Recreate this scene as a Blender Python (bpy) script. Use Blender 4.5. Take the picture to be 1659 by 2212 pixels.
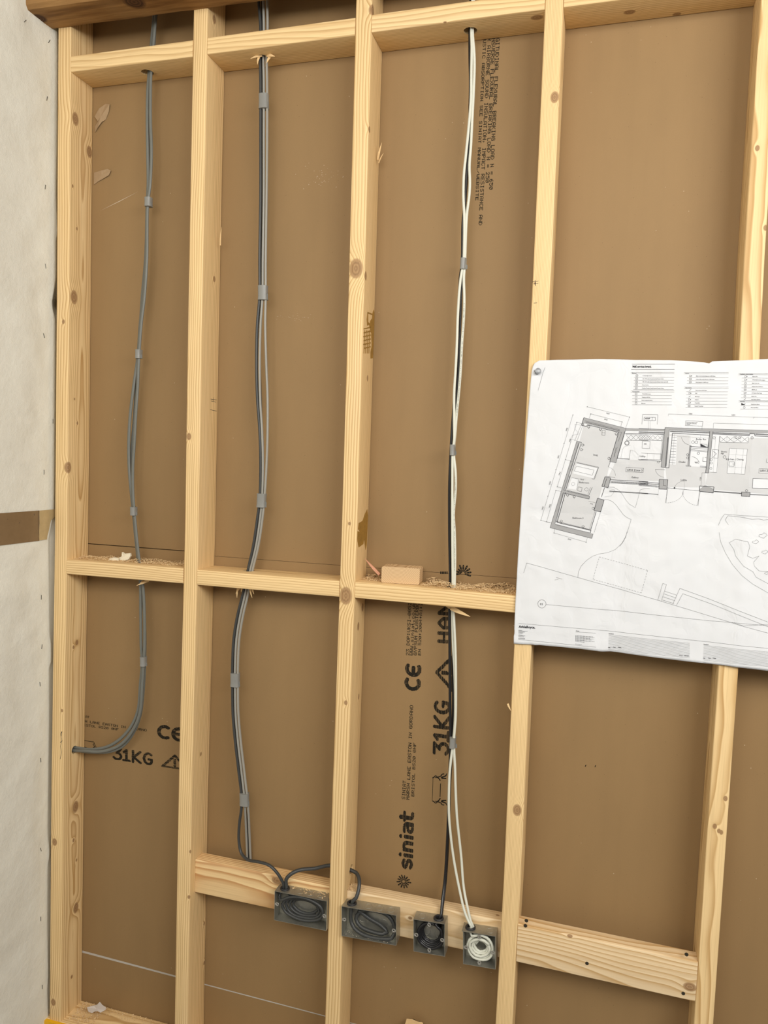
import bpy, bmesh, math, random
from mathutils import Vector, Matrix, noise
random.seed(7)
C = bpy.context.scene.collection
for o in list(bpy.data.objects): bpy.data.objects.remove(o)

# ------------------------------------------------------------------ camera, light, exposure
W, H = 1659, 2212
ZO = 116.0                                     # mm from the datum to the floor
CAM = Vector((1372.77894, -1696.764046, 1494.509649))
YAW, PITCH, ROLL, FPX = -0.274977, -0.072358, 0.03736, 1665.762974
fw = Vector((math.sin(YAW)*math.cos(PITCH), math.cos(YAW)*math.cos(PITCH), math.sin(PITCH)))
rt0 = Vector((math.cos(YAW), -math.sin(YAW), 0)); up0 = rt0.cross(fw)
rt = math.cos(ROLL)*rt0 + math.sin(ROLL)*up0
up = -math.sin(ROLL)*rt0 + math.cos(ROLL)*up0
def Wd(v): return Vector((v[0]*.001, v[1]*.001, (v[2]+ZO)*.001))
cam = bpy.data.cameras.new('camera'); co = bpy.data.objects.new('camera', cam); C.objects.link(co)
m = Matrix((rt, up, -fw)).transposed().to_4x4(); m.translation = Wd(CAM); co.matrix_world = m
cam.sensor_fit = 'HORIZONTAL'; cam.sensor_width = 36; cam.lens = FPX/W*36; cam.clip_start = .02
sc = bpy.context.scene; sc.camera = co
sc.view_settings.view_transform = 'Standard'; sc.view_settings.look = 'None'
sc.view_settings.exposure = 0.29; sc.view_settings.gamma = 1
w = bpy.data.worlds.new('world'); sc.world = w; w.use_nodes = True
w.node_tree.nodes['Background'].inputs[0].default_value = (1, .99, .97, 1)
w.node_tree.nodes['Background'].inputs[1].default_value = .20
def area(name, loc, tgt, sx, sy, power, col):
    l = bpy.data.lights.new(name, 'AREA'); l.shape = 'RECTANGLE'; l.size = sx; l.size_y = sy; l.energy = power; l.color = col
    o = bpy.data.objects.new(name, l); C.objects.link(o); o.location = loc
    o.rotation_euler = (Vector(tgt)-Vector(loc)).to_track_quat('-Z', 'Y').to_euler(); return o
# daylight through the open side of the room, behind and right of the camera
area('daylight_opening_right', (2.9, -1.9, 2.72), (1.2, 0, 1.7), 1.9, 1.3, 76, (1, .975, .93))
area('daylight_opening_left', (.9, -2.4, 2.6), (.7, 0, 1.8), 1.5, 1.2, 33, (1, .975, .93))

# ------------------------------------------------------------------ survey helpers (photo measurement -> place in the room, mm)
def ray(px, py): return fw + rt*((px-W/2)/FPX) - up*((py-H/2)/FPX)
def PY(px, py, y=0): d = ray(px, py); return CAM + d*((y-CAM.y)/d.y)
def PX(px, py, x): d = ray(px, py); return CAM + d*((x-CAM.x)/d.x)
def PZ(px, py, z): d = ray(px, py); return CAM + d*((z-CAM.z)/d.z)
BD = 88.4                                       # face of the boards
PRN = 88.05                                     # ink on the boards

# ------------------------------------------------------------------ mesh helper
class MB:
    def __init__(s): s.v = []; s.f = []
    def add(s, vs, fs):
        n = len(s.v); s.v += [Vector(v) for v in vs]; s.f += [tuple(i+n for i in f) for f in fs]
    def box(s, a, b, M=None):
        x0, y0, z0 = a; x1, y1, z1 = b
        vs = [(x0,y0,z0),(x1,y0,z0),(x1,y1,z0),(x0,y1,z0),(x0,y0,z1),(x1,y0,z1),(x1,y1,z1),(x0,y1,z1)]
        if M: vs = [M @ Vector(v) for v in vs]
        s.add(vs, [(0,3,2,1),(4,5,6,7),(0,1,5,4),(1,2,6,5),(2,3,7,6),(3,0,4,7)])
    def loft(s, rings, cap=True, closed=True):
        n = len(rings[0]); vs = [v for r in rings for v in r]; fs = []
        for i in range(len(rings)-1):
            for j in range(n if closed else n-1):
                k = (j+1) % n; fs.append((i*n+j, i*n+k, (i+1)*n+k, (i+1)*n+j))
        if cap: fs.append(tuple(range(n-1,-1,-1))); fs.append(tuple((len(rings)-1)*n+j for j in range(n)))
        s.add(vs, fs)
    def cyl(s, a, b, r0, r1=None, n=20):
        a, b = Vector(a), Vector(b); r1 = r0 if r1 is None else r1
        d = (b-a).normalized(); u = d.orthogonal().normalized(); v = d.cross(u)
        s.loft([[p+u*(r*math.cos(t))+v*(r*math.sin(t)) for t in [2*math.pi*i/n for i in range(n)]] for p, r in ((a, r0), (b, r1))])
    def torus(s, c, ax, R, r, n=28, k=10, flat=1):
        ax = Vector(ax).normalized(); u = ax.orthogonal().normalized(); v = ax.cross(u); c = Vector(c); vs = []; fs = []
        for i in range(n):
            t = 2*math.pi*i/n; d = u*math.cos(t)+v*math.sin(t)
            for j in range(k):
                q = 2*math.pi*j/k; vs.append(c + d*(R+r*math.cos(q)) + ax*(r*flat*math.sin(q)))
        for i in range(n):
            for j in range(k):
                fs.append((i*k+j, ((i+1)%n)*k+j, ((i+1)%n)*k+(j+1)%k, i*k+(j+1)%k))
        s.add(vs, fs)
    def build(s, name, mat, parent=None, smooth=False, origin=None, auto=False):
        if origin is None:
            org = Vector((sum(v.x for v in s.v)/len(s.v), sum(v.y for v in s.v)/len(s.v), min(v.z for v in s.v)))
        else: org = Vector(origin)
        me = bpy.data.meshes.new(name)
        me.from_pydata([(v-org)*.001 for v in s.v], [], s.f); me.update()
        bm = bmesh.new(); bm.from_mesh(me); bmesh.ops.recalc_face_normals(bm, faces=bm.faces); bm.to_mesh(me); bm.free()
        me.materials.append(mat)
        if smooth: me.polygons.foreach_set('use_smooth', [True]*len(me.polygons))
        if auto:
            me.polygons.foreach_set('use_smooth', [True]*len(me.polygons))
            try: me.set_sharp_from_angle(angle=math.radians(35))
            except Exception: pass
        o = bpy.data.objects.new(name, me); C.objects.link(o); o.location = Wd(org)
        if parent:
            bpy.context.view_layer.update()
            o.parent = parent; o.matrix_parent_inverse = Matrix.Identity(4)
            o.location = Wd(org) - world_loc(parent)
        return o
def world_loc(o):
    l = Vector(o.location)
    while o.parent: o = o.parent; l += Vector(o.location)
    return l
def empty(name, loc):
    o = bpy.data.objects.new(name, None); C.objects.link(o); o.location = Wd(loc); o.empty_display_size = .02; return o
def tag(o, label=None, cat=None, group=None, kind=None):
    if label: o['label'] = label
    if cat: o['category'] = cat
    if group: o['group'] = group
    if kind: o['kind'] = kind
    return o
def spline(pts, step=6):
    P = [Vector(p) for p in pts]; out = []
    if len(P) < 3: return P
    P = [P[0]*2-P[1]] + P + [P[-1]*2-P[-2]]
    for i in range(1, len(P)-2):
        a, b, c, d = P[i-1:i+3]; n = max(1, int((c-b).length/step))
        ta, tb = 0, (b-a).length**.5+1e-6; tc = tb+(c-b).length**.5+1e-6; td = tc+(d-c).length**.5+1e-6
        for k in range(n):
            t = tb+(tc-tb)*k/n
            A1 = a*((tb-t)/(tb-ta))+b*((t-ta)/(tb-ta)); A2 = b*((tc-t)/(tc-tb))+c*((t-tb)/(tc-tb)); A3 = c*((td-t)/(td-tc))+d*((t-tc)/(td-tc))
            B1 = A1*((tc-t)/(tc-ta))+A2*((t-ta)/(tc-ta)); B2 = A2*((td-t)/(td-tb))+A3*((t-tb)/(td-tb))
            out.append(B1*((tc-t)/(tc-tb))+B2*((t-tb)/(tc-tb)))
    out.append(P[-2]); return out
def tube(mb, pts, ra, rb=None, step=7, n=10, twist=None):
    """sweep: ra = half width across the wall, rb = half depth"""
    rb = rb or ra; P = spline(pts, step); rings = []; last = None
    for i, p in enumerate(P):
        t = (P[min(i+1, len(P)-1)]-P[max(i-1, 0)]).normalized()
        u = t.cross(Vector((0, 1, 0)))
        if u.length < .15: u = last or t.orthogonal()
        u.normalize()
        if last and u.dot(last) < 0: u = -u
        last = u.copy(); v = t.cross(u)
        rings.append([p+u*(ra*math.cos(a))+v*(rb*math.sin(a)) for a in [2*math.pi*k/n for k in range(n)]])
    mb.loft(rings)

# ------------------------------------------------------------------ materials
class N:
    def __init__(s, name, rough=.6, spec=.4, metal=0):
        s.m = bpy.data.materials.new(name); s.m.use_nodes = True; s.t = s.m.node_tree
        s.b = s.t.nodes['Principled BSDF']; s.b.inputs['Roughness'].default_value = rough
        s.b.inputs['Specular IOR Level'].default_value = spec; s.b.inputs['Metallic'].default_value = metal
    def node(s, k, **kw):
        n = s.t.nodes.new(k)
        for a, b in kw.items(): setattr(n, a, b)
        return n
    def L(s, a, b): s.t.links.new(a, b)
    def put(s, inp, v):
        if isinstance(v, bpy.types.NodeSocket): s.L(v, inp)
        else: inp.default_value = v
    def math(s, op, a, b=0, c=None, clamp=False):
        n = s.node('ShaderNodeMath', operation=op); n.use_clamp = clamp; s.put(n.inputs[0], a); s.put(n.inputs[1], b)
        if c is not None: s.put(n.inputs[2], c)
        return n.outputs[0]
    def vm(s, op, a, b=(0,0,0)):
        n = s.node('ShaderNodeVectorMath', operation=op); s.put(n.inputs[0], a); s.put(n.inputs[1], b)
        return n.outputs['Value'] if op in ('LENGTH', 'DISTANCE') else n.outputs[0]
    def mix(s, f, a, b, blend='MIX'):
        n = s.node('ShaderNodeMix', data_type='RGBA', blend_type=blend); s.put(n.inputs[0], f)
        s.put(n.inputs[6], (*a, 1) if isinstance(a, tuple) and len(a) == 3 else a); s.put(n.inputs[7], (*b, 1) if isinstance(b, tuple) and len(b) == 3 else b)
        return n.outputs[2]
    def obj(s): return s.node('ShaderNodeTexCoord').outputs['Object']
    def noise(s, vec, scale, detail=3, rough=.5):
        n = s.node('ShaderNodeTexNoise'); s.put(n.inputs['Vector'], vec); n.inputs['Scale'].default_value = scale
        n.inputs['Detail'].default_value = detail; n.inputs['Roughness'].default_value = rough; return n.outputs['Fac']
    def ramp(s, f, stops):
        n = s.node('ShaderNodeValToRGB'); s.put(n.inputs[0], f); e = n.color_ramp.elements
        while len(e) < len(stops): e.new(.5)
        for i, (p, c) in enumerate(stops): e[i].position = p; e[i].color = (*c, 1) if len(c) == 3 else c
        return n.outputs[0]
    def color(s, c): s.put(s.b.inputs['Base Color'], (*c, 1) if isinstance(c, tuple) and len(c) == 3 else c)
    def bump(s, h, strength=.3, dist=.001):
        n = s.node('ShaderNodeBump'); n.inputs['Strength'].default_value = strength; n.inputs['Distance'].default_value = dist
        s.put(n.inputs['Height'], h); s.L(n.outputs[0], s.b.inputs['Normal'])

def wood(name, seed, axis='z', knots=(), light=(.87, .645, .34), dark=(.54, .325, .125), centre=None, freq=230, strength=1.0, rough=.55, wob=9):
    """pine: rings round a pith line that runs along the timber; knots push the rings aside"""
    n = N(name, rough, .3); co = n.obj(); rnd = random.Random(seed)
    mp = n.node('ShaderNodeMapping'); n.L(co, mp.inputs['Vector'])
    if axis == 'x': mp.inputs['Rotation'].default_value = (0, math.radians(90), 0)
    base = mp.outputs[0]
    off = n.vm('ADD', base, (rnd.uniform(-9, 9), rnd.uniform(-9, 9), rnd.uniform(-9, 9)))
    st = n.vm('MULTIPLY', off, (3, 3, .8))
    wn = n.node('ShaderNodeTexNoise'); n.L(st, wn.inputs['Vector']); wn.inputs['Scale'].default_value = 1.6; wn.inputs['Detail'].default_value = 2
    d = n.vm('SUBTRACT', wn.outputs['Color'], (.5, .5, .5)); d = n.vm('MULTIPLY', d, (wob*.001*4, wob*.001*4, 0))
    p = n.vm('ADD', base, d)
    cx, cy = centre or (rnd.uniform(-.03, .03), rnd.uniform(.03, .09))
    p = n.vm('SUBTRACT', p, (cx, cy, 0)); p = n.vm('MULTIPLY', p, (1, 1, 0)); r = n.vm('LENGTH', p)
    kmask = None; kring = None
    for (k, kr) in knots:
        v = n.vm('SUBTRACT', co, tuple(k)); sc3 = (1, 1, .72) if axis == 'z' else (.72, 1, 1)
        dd = n.vm('LENGTH', n.vm('MULTIPLY', v, sc3))
        q = n.math('DIVIDE', dd, kr)
        e = n.math('POWER', 2.718, n.math('MULTIPLY', n.math('MULTIPLY', q, q), -.28))
        r = n.math('ADD', r, n.math('MULTIPLY', e, kr*.9))
        mk = n.math('SUBTRACT', 1.18, q, clamp=True); mk = n.math('MULTIPLY', mk, 4, clamp=True)
        kmask = mk if kmask is None else n.math('MAXIMUM', kmask, mk)
        kring = n.math('MULTIPLY', q, mk) if kring is None else n.math('ADD', kring, n.math('MULTIPLY', q, mk))
    fn = n.noise(n.vm('MULTIPLY', off, (260, 260, 5)), 1, 3, .6)
    rr = n.math('MULTIPLY', r, freq)
    rr = n.math('ADD', rr, n.math('MULTIPLY', n.noise(st, 5, 2), 1.6))
    fr = n.math('FRACT', rr)
    ring = n.ramp(fr, [(0, (0,0,0)), (.5, (.25,)*3), (.8, (.75,)*3), (.9, (1,1,1)), (1, (0,0,0))])
    big = n.noise(n.vm('MULTIPLY', off, (14, 14, 1.3)), 1, 2)
    ringv = n.math('MULTIPLY', ring, n.math('MULTIPLY_ADD', big, 1.2, .28), clamp=True)
    ringv = n.math('MULTIPLY', ringv, strength*1.15, clamp=True)
    c = n.mix(ringv, light, dark)
    c = n.mix(n.math('MULTIPLY', n.math('SUBTRACT', fn, .48), 1.1, clamp=True), c, tuple(x*.75 for x in dark))
    c = n.mix(n.math('MULTIPLY', n.math('SUBTRACT', big, .52), 1.0, clamp=True), c, (.86, .66, .40))
    if kmask is not None:
        kn = n.math('ADD', n.math('MULTIPLY', kring, 2.3), n.math('MULTIPLY', fn, 1.2))
        kc = n.ramp(n.math('FRACT', kn), [(0, (.22, .115, .05)), (.6, (.40, .235, .11)), (1, (.25, .13, .055))])
        c = n.mix(n.math('MULTIPLY', kmask, .88), c, kc)
    n.color(c); n.bump(n.math('ADD', n.math('MULTIPLY', ring, .35), fn), .22, .0006)
    return n.m

def plain(name, col, rough=.5, spec=.4, metal=0, nz=0, scale=60):
    n = N(name, rough, spec, metal)
    if nz:
        f = n.noise(n.obj(), scale, 4, .6)
        n.color(n.mix(f, tuple(x*(1-nz) for x in col), tuple(min(1, x*(1+nz)) for x in col)))
    else: n.color(col)
    return n.m

def board_mat(name, seed, tone=1):
    n = N(name, .62, .35); co = n.vm('ADD', n.obj(), (seed, seed*1.7, seed*.3))
    fine = n.noise(co, 420, 3, .7); mid = n.noise(n.vm('MULTIPLY', co, (14, 14, 4)), 1, 3); flut = n.noise(n.vm('MULTIPLY', co, (55, 1, 1.2)), 1, 2)
    base = (.275*tone, .173*tone, .076*tone)
    c = n.mix(n.math('MULTIPLY', fine, .5), base, tuple(x*1.22 for x in base))
    c = n.mix(n.math('MULTIPLY', n.math('SUBTRACT', mid, .42), .8, clamp=True), c, tuple(x*.84 for x in base))
    c = n.mix(n.math('MULTIPLY', n.math('SUBTRACT', flut, .5), .5, clamp=True), c, tuple(x*.9 for x in base))
    sp = n.node('ShaderNodeTexVoronoi'); n.L(co, sp.inputs['Vector']); sp.inputs['Scale'].default_value = 45
    m1 = n.math('LESS_THAN', sp.outputs['Distance'], .055)
    m2 = n.math('GREATER_THAN', n.noise(co, 7, 2), .60)
    c = n.mix(n.math('MULTIPLY', n.math('MULTIPLY', m1, m2), .6), c, (.55, .44, .30))
    sp2 = n.node('ShaderNodeTexVoronoi'); n.L(n.vm('ADD', co, (3, 3, 3)), sp2.inputs['Vector']); sp2.inputs['Scale'].default_value = 60
    c = n.mix(n.math('MULTIPLY', n.math('LESS_THAN', sp2.outputs['Distance'], .045), .5), c, (.10, .06, .03))
    n.color(c); n.bump(n.math('ADD', fine, n.math('MULTIPLY', flut, 2)), .10, .0005)
    return n.m

def metal_mat():
    n = N('galvanised_steel', .42, .5, .8); co = n.obj()
    f = n.noise(co, 90, 4, .6); g = n.noise(co, 600, 3, .6)
    c = n.mix(f, (.30, .295, .26), (.50, .49, .43)); c = n.mix(n.math('MULTIPLY', n.math('SUBTRACT', g, .5), 1.4, clamp=True), c, (.20, .19, .16))
    n.color(c); n.put(n.b.inputs['Roughness'], n.math('MULTIPLY_ADD', f, .35, .25)); return n.m
def membrane_mat():
    n = N('membrane_fleece', .85, .15); co = n.obj(); f = n.noise(co, 30, 4, .6); g = n.noise(co, 500, 2, .6)
    c = n.mix(f, (.80, .795, .715), (.90, .895, .81)); n.color(n.mix(n.math('MULTIPLY', g, .25), c, (.55, .55, .47)))
    n.bump(n.math('ADD', n.math('MULTIPLY', n.noise(co, 60, 4, .6), 3), g), .35, .0015); return n.m
def paper_mat():
    n = N('drawing_paper', .75, .2); co = n.obj(); f = n.noise(co, 8, 4, .6)
    c = n.mix(f, (.68, .70, .73), (.735, .755, .785))
    sm = n.math('GREATER_THAN', n.noise(n.vm('ADD', co, (5, 5, 5)), 22, 5, .7), .72)
    n.color(n.mix(n.math('MULTIPLY', sm, .35), c, (.55, .47, .36)))
    cr = n.node('ShaderNodeTexVoronoi'); cr.feature = 'DISTANCE_TO_EDGE'; n.L(n.vm('ADD', n.vm('MULTIPLY', co, (1, 1, .6)), n.vm('MULTIPLY', n.node('ShaderNodeTexNoise').outputs['Color'], (.05, .05, .05))), cr.inputs['Vector']); cr.inputs['Scale'].default_value = 11
    n.bump(n.math('ADD', n.math('MULTIPLY', n.noise(n.vm('MULTIPLY', co, (1.2, 1, .7)), 9, 2.5, .45), 1.5), n.math('MINIMUM', cr.outputs['Distance'], .16)), .5, .009); return n.m
def tape_mat():
    n = N('brown_packing_tape', .22, .5); co = n.obj(); f = n.noise(n.vm('MULTIPLY', co, (1, 30, 30)), 1, 4, .6)
    c = n.mix(f, (.20, .13, .065), (.27, .18, .095))
    b = n.math('GREATER_THAN', n.noise(n.vm('MULTIPLY', co, (1, 60, 25)), 1, 4, .7), .66)
    n.color(n.mix(n.math('MULTIPLY', b, .75), c, (.07, .06, .05))); n.bump(f, .4, .002); return n.m
def old_wood_mat():
    n = N('old_brown_timber', .7, .25); co = n.obj()
    st = n.vm('MULTIPLY', co, (2.2, 24, 24)); f = n.noise(st, 1, 5, .62); g = n.noise(n.vm('MULTIPLY', co, (6, 6, 6)), 1, 3)
    c = n.ramp(f, [(.25, (.06, .026, .008)), (.46, (.20, .095, .028)), (.62, (.38, .21, .075)), (.8, (.26, .125, .042))])
    c = n.mix(n.math('MULTIPLY', n.math('SUBTRACT', g, .5), 1.6, clamp=True), c, (.33, .20, .085))
    for k, r in (((.02, -.05, 0), .017), ((.292, -.06, 0), .024)):
        q = n.math('DIVIDE', n.vm('DISTANCE', co, k), r); mk = n.math('MULTIPLY', n.math('SUBTRACT', 1.2, q, clamp=True), 3, clamp=True)
        kc = n.ramp(n.math('FRACT', n.math('MULTIPLY', q, 3)), [(0, (.035, .015, .006)), (1, (.12, .055, .022))]); c = n.mix(mk, c, kc)
    n.color(c); n.bump(f, .7, .003); return n.m

INK = plain('printer_ink', (.018, .016, .012), .8, .1)
PINK = plain('plan_ink', (.035, .035, .04), .8, .1)
PGREY = plain('plan_wall_grey', (.36, .365, .375), .8, .1)
PLIGHT = plain('plan_floor_grey', (.585, .595, .61), .8, .1)
STEEL = metal_mat(); STEEL2 = plain('bright_zinc', (.62, .62, .60), .3, .5, .9)
BLK = plain('black_rubber', (.018, .018, .02), .45, .5); BLKC = plain('black_cable_sheath', (.012, .012, .014), .32, .5)
GREY = plain('grey_cable_sheath', (.150, .155, .138), .42, .45, nz=.06); LGREY = plain('light_grey_cable_sheath', (.31, .30, .265), .42, .45, nz=.05)
DGREY = plain('dark_grey_cable_sheath', (.046, .048, .047), .42, .45, nz=.08); WHT = plain('white_cable_sheath', (.66, .67, .58), .42, .45, nz=.03)
GTAPE = plain('grey_insulating_tape', (.24, .24, .225), .38, .5, nz=.05); SHAV = plain('pine_shaving', (.74, .54, .31), .7, .2, nz=.38, scale=400)
FOAM = plain('cream_foam', (.80, .74, .58), .8, .2, nz=.06); TORN = plain('torn_paper_lining', (.37, .26, .15), .8, .2, nz=.15, scale=120)
GLUE = plain('amber_glue', (.32, .17, .025), .35, .5, nz=.5, scale=90)
SCREW = plain('dark_screw_steel', (.10, .09, .07), .35, .5, .8)
CORE = plain('gypsum_edge', (.50, .47, .42), .8, .2, nz=.1)

# ------------------------------------------------------------------ structure
mb = MB(); mb.box((-700, -6500, -136), (5200, 140, -116)); tag(mb.build('floor', plain('concrete_floor', (.27, .255, .23), .8, .2, nz=.12, scale=6)), kind='structure')
mb = MB(); mb.box((-700, -3600, 2800), (5200, 140, 2840)); tag(mb.build('ceiling', plain('ceiling_boards', (.42, .33, .22), .8, .2, nz=.1, scale=6)), kind='structure')
mb = MB(); mb.box((-110, -3600, -116), (-62, 120, 2800)); tag(mb.build('wall_left', plain('dark_sheathing', (.05, .05, .055), .9, .1)), kind='structure')

# boards behind the studs
def sheet(pts_front, thick, mat, label, name='plasterboard_sheet'):
    mb = MB(); a = [Vector((x, BD, z)) for x, z in pts_front]; b = [v+Vector((0, thick, 0)) for v in a]; mb.loft([a, b])
    o = mb.build(name, mat); tag(o, label, 'plasterboard', 'plasterboard sheets behind the studs'); return o
XR = 2150
sh_up = sheet([(-60, 1228.5), (399, 1229), (399, 1221), (1225, 1225), (1225, 2798), (-60, 2798)], 12, board_mat('board_paper_upper', 1.1),
    'large brown plasterboard sheet above the middle noggins, printed with rotated load figures')
sh_ur = sheet([(1227, 1225), (XR, 1225), (XR, 2798), (1227, 2798)], 12, board_mat('board_paper_upper_right', 2.4, 1.03),
    'plain brown plasterboard sheet at top right, partly behind the pinned drawing')
sh_ll = sheet([(-60, 72), (398, 62), (398, 1227), (-60, 1226.2)], 12, board_mat('board_paper_lower_left', 3.2, .98),
    'brown plasterboard piece at lower left with upright 31KG print behind the curved cable')
sh_lm = sheet([(400, 61), (1225, 47), (1225, 1224.2), (400, 1220.2)], 12, board_mat('board_paper_lower_middle', 4.7),
    'brown plasterboard sheet behind the metal boxes with sideways siniat print')
sh_lr = sheet([(1227, 47), (XR, 40), (XR, 1224), (1227, 1224)], 12, board_mat('board_paper_lower_right', 5.9, 1.0),
    'plain brown plasterboard sheet below the drawing, behind the wide right noggin')
sh_bt = sheet([(-60, -116), (XR, -116), (XR, 29), (-60, 64)], 12, board_mat('board_paper_bottom', 6.6, .97),
    'narrow brown plasterboard strip along the bottom under the pale joint')
mb = MB(); mb.loft([[Vector((-60, 89.5, 60)), Vector((XR, 89.5, 30)), Vector((XR, 89.5, 44)), Vector((-60, 89.5, 76))], [Vector((-60, 99, 60)), Vector((XR, 99, 30)), Vector((XR, 99, 44)), Vector((-60, 99, 76))]])
tag(mb.build('gypsum_core', CORE, sh_bt), 'pale gypsum edge showing in the joint')
mb = MB(); mb.box((-60, 101, -116), (XR, 110, 2798)); tag(mb.build('wall_back', plain('dark_cavity', (.03, .025, .02), .9, .1)), kind='structure')

# ------------------------------------------------------------------ timber
def timber(name, path, sec, mat, axis='z', rad=3, origin=None, holes=(), parent=None, seed=0):
    """path: centre-less stations; sec = (a0,a1,b0,b1) section limits; z axis: a=x, b=y; x axis: a=y, b=z"""
    a0, a1, b0, b1 = sec; prof = []
    for (ca, cb, s) in ((a1-rad, b1-rad, 0), (a0+rad, b1-rad, 1), (a0+rad, b0+rad, 2), (a1-rad, b0+rad, 3)):
        for k in range(4):
            t = math.pi/2*(s+k/3); prof.append((ca+rad*math.cos(t), cb+rad*math.sin(t)))
    mb = MB(); rings = []
    for p in path:
        if axis == 'z': rings.append([Vector((p[0]+a, b, p[1])) for a, b in prof])
        else: rings.append([Vector((p[0], a, p[1]+b)) for a, b in prof])
    mb.loft(rings)
    o = mb.build(name, mat, parent, origin=origin or ((path[0][0], 0, path[0][1])), auto=True)
    if holes:
        cut = MB()
        for (c, ax, r) in holes:
            c = Vector(c); ax = Vector(ax)*130; cut.cyl(c-ax, c+ax, r, n=28)
        co_ = cut.build('cutter', mat)
        md = o.modifiers.new('b', 'BOOLEAN'); md.operation = 'DIFFERENCE'; md.object = co_; md.solver = 'EXACT'
        dg = bpy.context.evaluated_depsgraph_get(); dg.update()
        me = bpy.data.meshes.new_from_object(o.evaluated_get(dg)); o.modifiers.clear(); o.data = me
        bpy.data.objects.remove(co_)
    return o

ST = [  # stud: base x, stations (dx, z), knots (px,py,face,r), ring centre
 dict(x=0, dx=[(-5.6, -78), (-4.8, 577), (1.7, 1263), (2.4, 1917), (1.9, 2798)], label='leftmost pine stud, knotty, beside the white membrane',
      knots=[(163,257,'S',11),(193,328,'S',10),(157,402,'S',3),(166,494,'S',3),(160,642,'S',12),(137,695,'F',4),(148,1010,'S',10),(167,914,'S',3),(161,862,'S',2.5),(166,1388,'S',5),(159,1398,'S',3.5),(134,1535,'F',3),(163,1743,'S',11),(118,1819,'F',7),(159,1815,'S',4),(165,1858,'S',3),(164,1961,'S',10),(155,2110,'S',3.5),(115,2165,'F',7)]),
 dict(x=380.5, dx=[(-.7, -78), (-2, 697), (2, 1288), (0, 1907), (0, 2798)], label='second pine stud from the left, pale and straight grained',
      knots=[(463,603,'S',5),(408,943,'F',6),(411,1840,'F',3),(408,1938,'F',3.5),(422,1716,'F',2.5),(441,1995,'S',4),(441,2080,'S',4),(434,1629,'S',4),(463,42,'S',7)]),
 dict(x=790.7, dx=[(1.5, -78), (.8, 701), (2, 1313), (-1, 1897), (-5.5, 2483), (-7, 2798)], label='middle pine stud with amber glue smears on its side',
      knots=[(769,580,'F',15),(790,596,'S',7),(791,270,'S',5),(794,817,'S',5),(755,1131,'F',3),(747,1287,'F',14),(783,1312,'S',7),(774,1353,'S',7),(775,1505,'S',5),(747,1518,'F',4),(799,12,'S',9)]),
 dict(x=1204.4, dx=[(-1.5, -78), (2.5, 551), (-.5, 978), (0, 1886), (-3, 2435), (-4, 2798)], label='pine stud the left edge of the drawing is pinned to',
      knots=[(1198,210,'F',8),(1117,1750,'F',9),(1156,612,'F',2)]),
 dict(x=1620.9, dx=[(3, -78), (2.5, 435), (2, 1082), (0, 1720), (-4, 1919), (-8, 2798)], label='rightmost pine stud, with wavy grain, passing behind the drawing',
      knots=[(1636,320,'F',4),(1654,492,'F',4),(1567,1725,'F',4),(1544,1785,'F',4),(1553,1795,'F',3.5),(1558,1798,'F',3.5)]),
]
def stud_x(i, z):
    s = ST[i]; d = s['dx']
    for (a, za), (b, zb) in zip(d, d[1:]):
        if z <= zb: return s['x'] + a + (b-a)*(z-za)/(zb-za)
    return s['x'] + d[-1][0]
hA = PX(162, 1620, 36); hC = PX(758, 1880, stud_x(2, 430)+38)
studs = []
centres = [(.08, .05), (.13, .12), (.12, .13), (-.15, .06), (-.02, .055)]
for i, s in enumerate(ST):
    org = Vector((s['x']+s['dx'][0][0], 0, -78)); kn = []
    for (px, py, f, r) in s['knots']:
        z = PY(px, py, 0).z; p = PY(px, py, 0) if f == 'F' else PX(px, py, stud_x(i, z)+38)
        if f == 'S' and not (0 < p.y < 89): p.y = min(max(p.y, 6), 84)
        kn.append(((p-org)*.001, r*.001))
    mat = wood('pine_stud_%d' % i, 11+i*5, 'z', kn, centre=centres[i], freq=[190, 250, 240, 330, 90][i], strength=[1.0, .9, 1.0, .75, 1.0][i], wob=[8, 5, 6, 3, 13][i])
    holes = [((38, hA.y, hA.z), (1, 0, 0), 11)] if i == 0 else ([((s['x']+30, hC.y+2, hC.z), (1, 0, 0), 13)] if i == 2 else ())
    o = timber('wall_stud', [(s['x']+d, z) for d, z in s['dx']], (0, 38, 0, 88.2), mat, 'z', origin=org, holes=holes)
    tag(o, s['label'], 'wall stud', 'upright pine studs'); studs.append(o)

def noggin(i, zl, zr, sec, label, mat, holes=(), group=None, name='noggin'):
    xl = stud_x(i, zl) + 38.4; xr = stud_x(i+1, zr) - .4
    o = timber(name, [(xl, zl), (xr, zr)], sec, mat, 'x', origin=(xl, 0, zl), holes=holes)
    tag(o, label, 'noggin', group); return o
def zat(q, y, x):   # z at x of the line through two measured points on plane y
    a, b = PY(*q[0], y), PY(*q[1], y); return a.z + (b.z-a.z)*(x-a.x)/(b.x-a.x)
def knl(i, zl, lst):
    xl = stud_x(i, zl)+38.4; org = Vector((xl, 0, zl)); return [((p-org)*.001, r*.001) for p, r in lst]
G1 = 'noggins in the top row'; G2 = 'noggins in the middle row'; G3 = 'noggins carrying the metal boxes'
T = [((153,155),(416,122), 0), ((448,117),(765,76), 0), ((830,66),(1175,20), 0), ((1224,65),(1625,15), BD)]
hT = {0: PZ(325, 155, 2429.8), 1: PZ(568, 122, 2430), 2: PZ(1017, 70, 2432)}
tl = ['top noggin between first and second studs, one cable hole', 'top noggin between second and middle studs, splintered cable hole', 'top noggin with two white and one black cable through it', 'top noggin at far right, above the plain board, no cable hole']
topn = []; TZ = []
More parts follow.
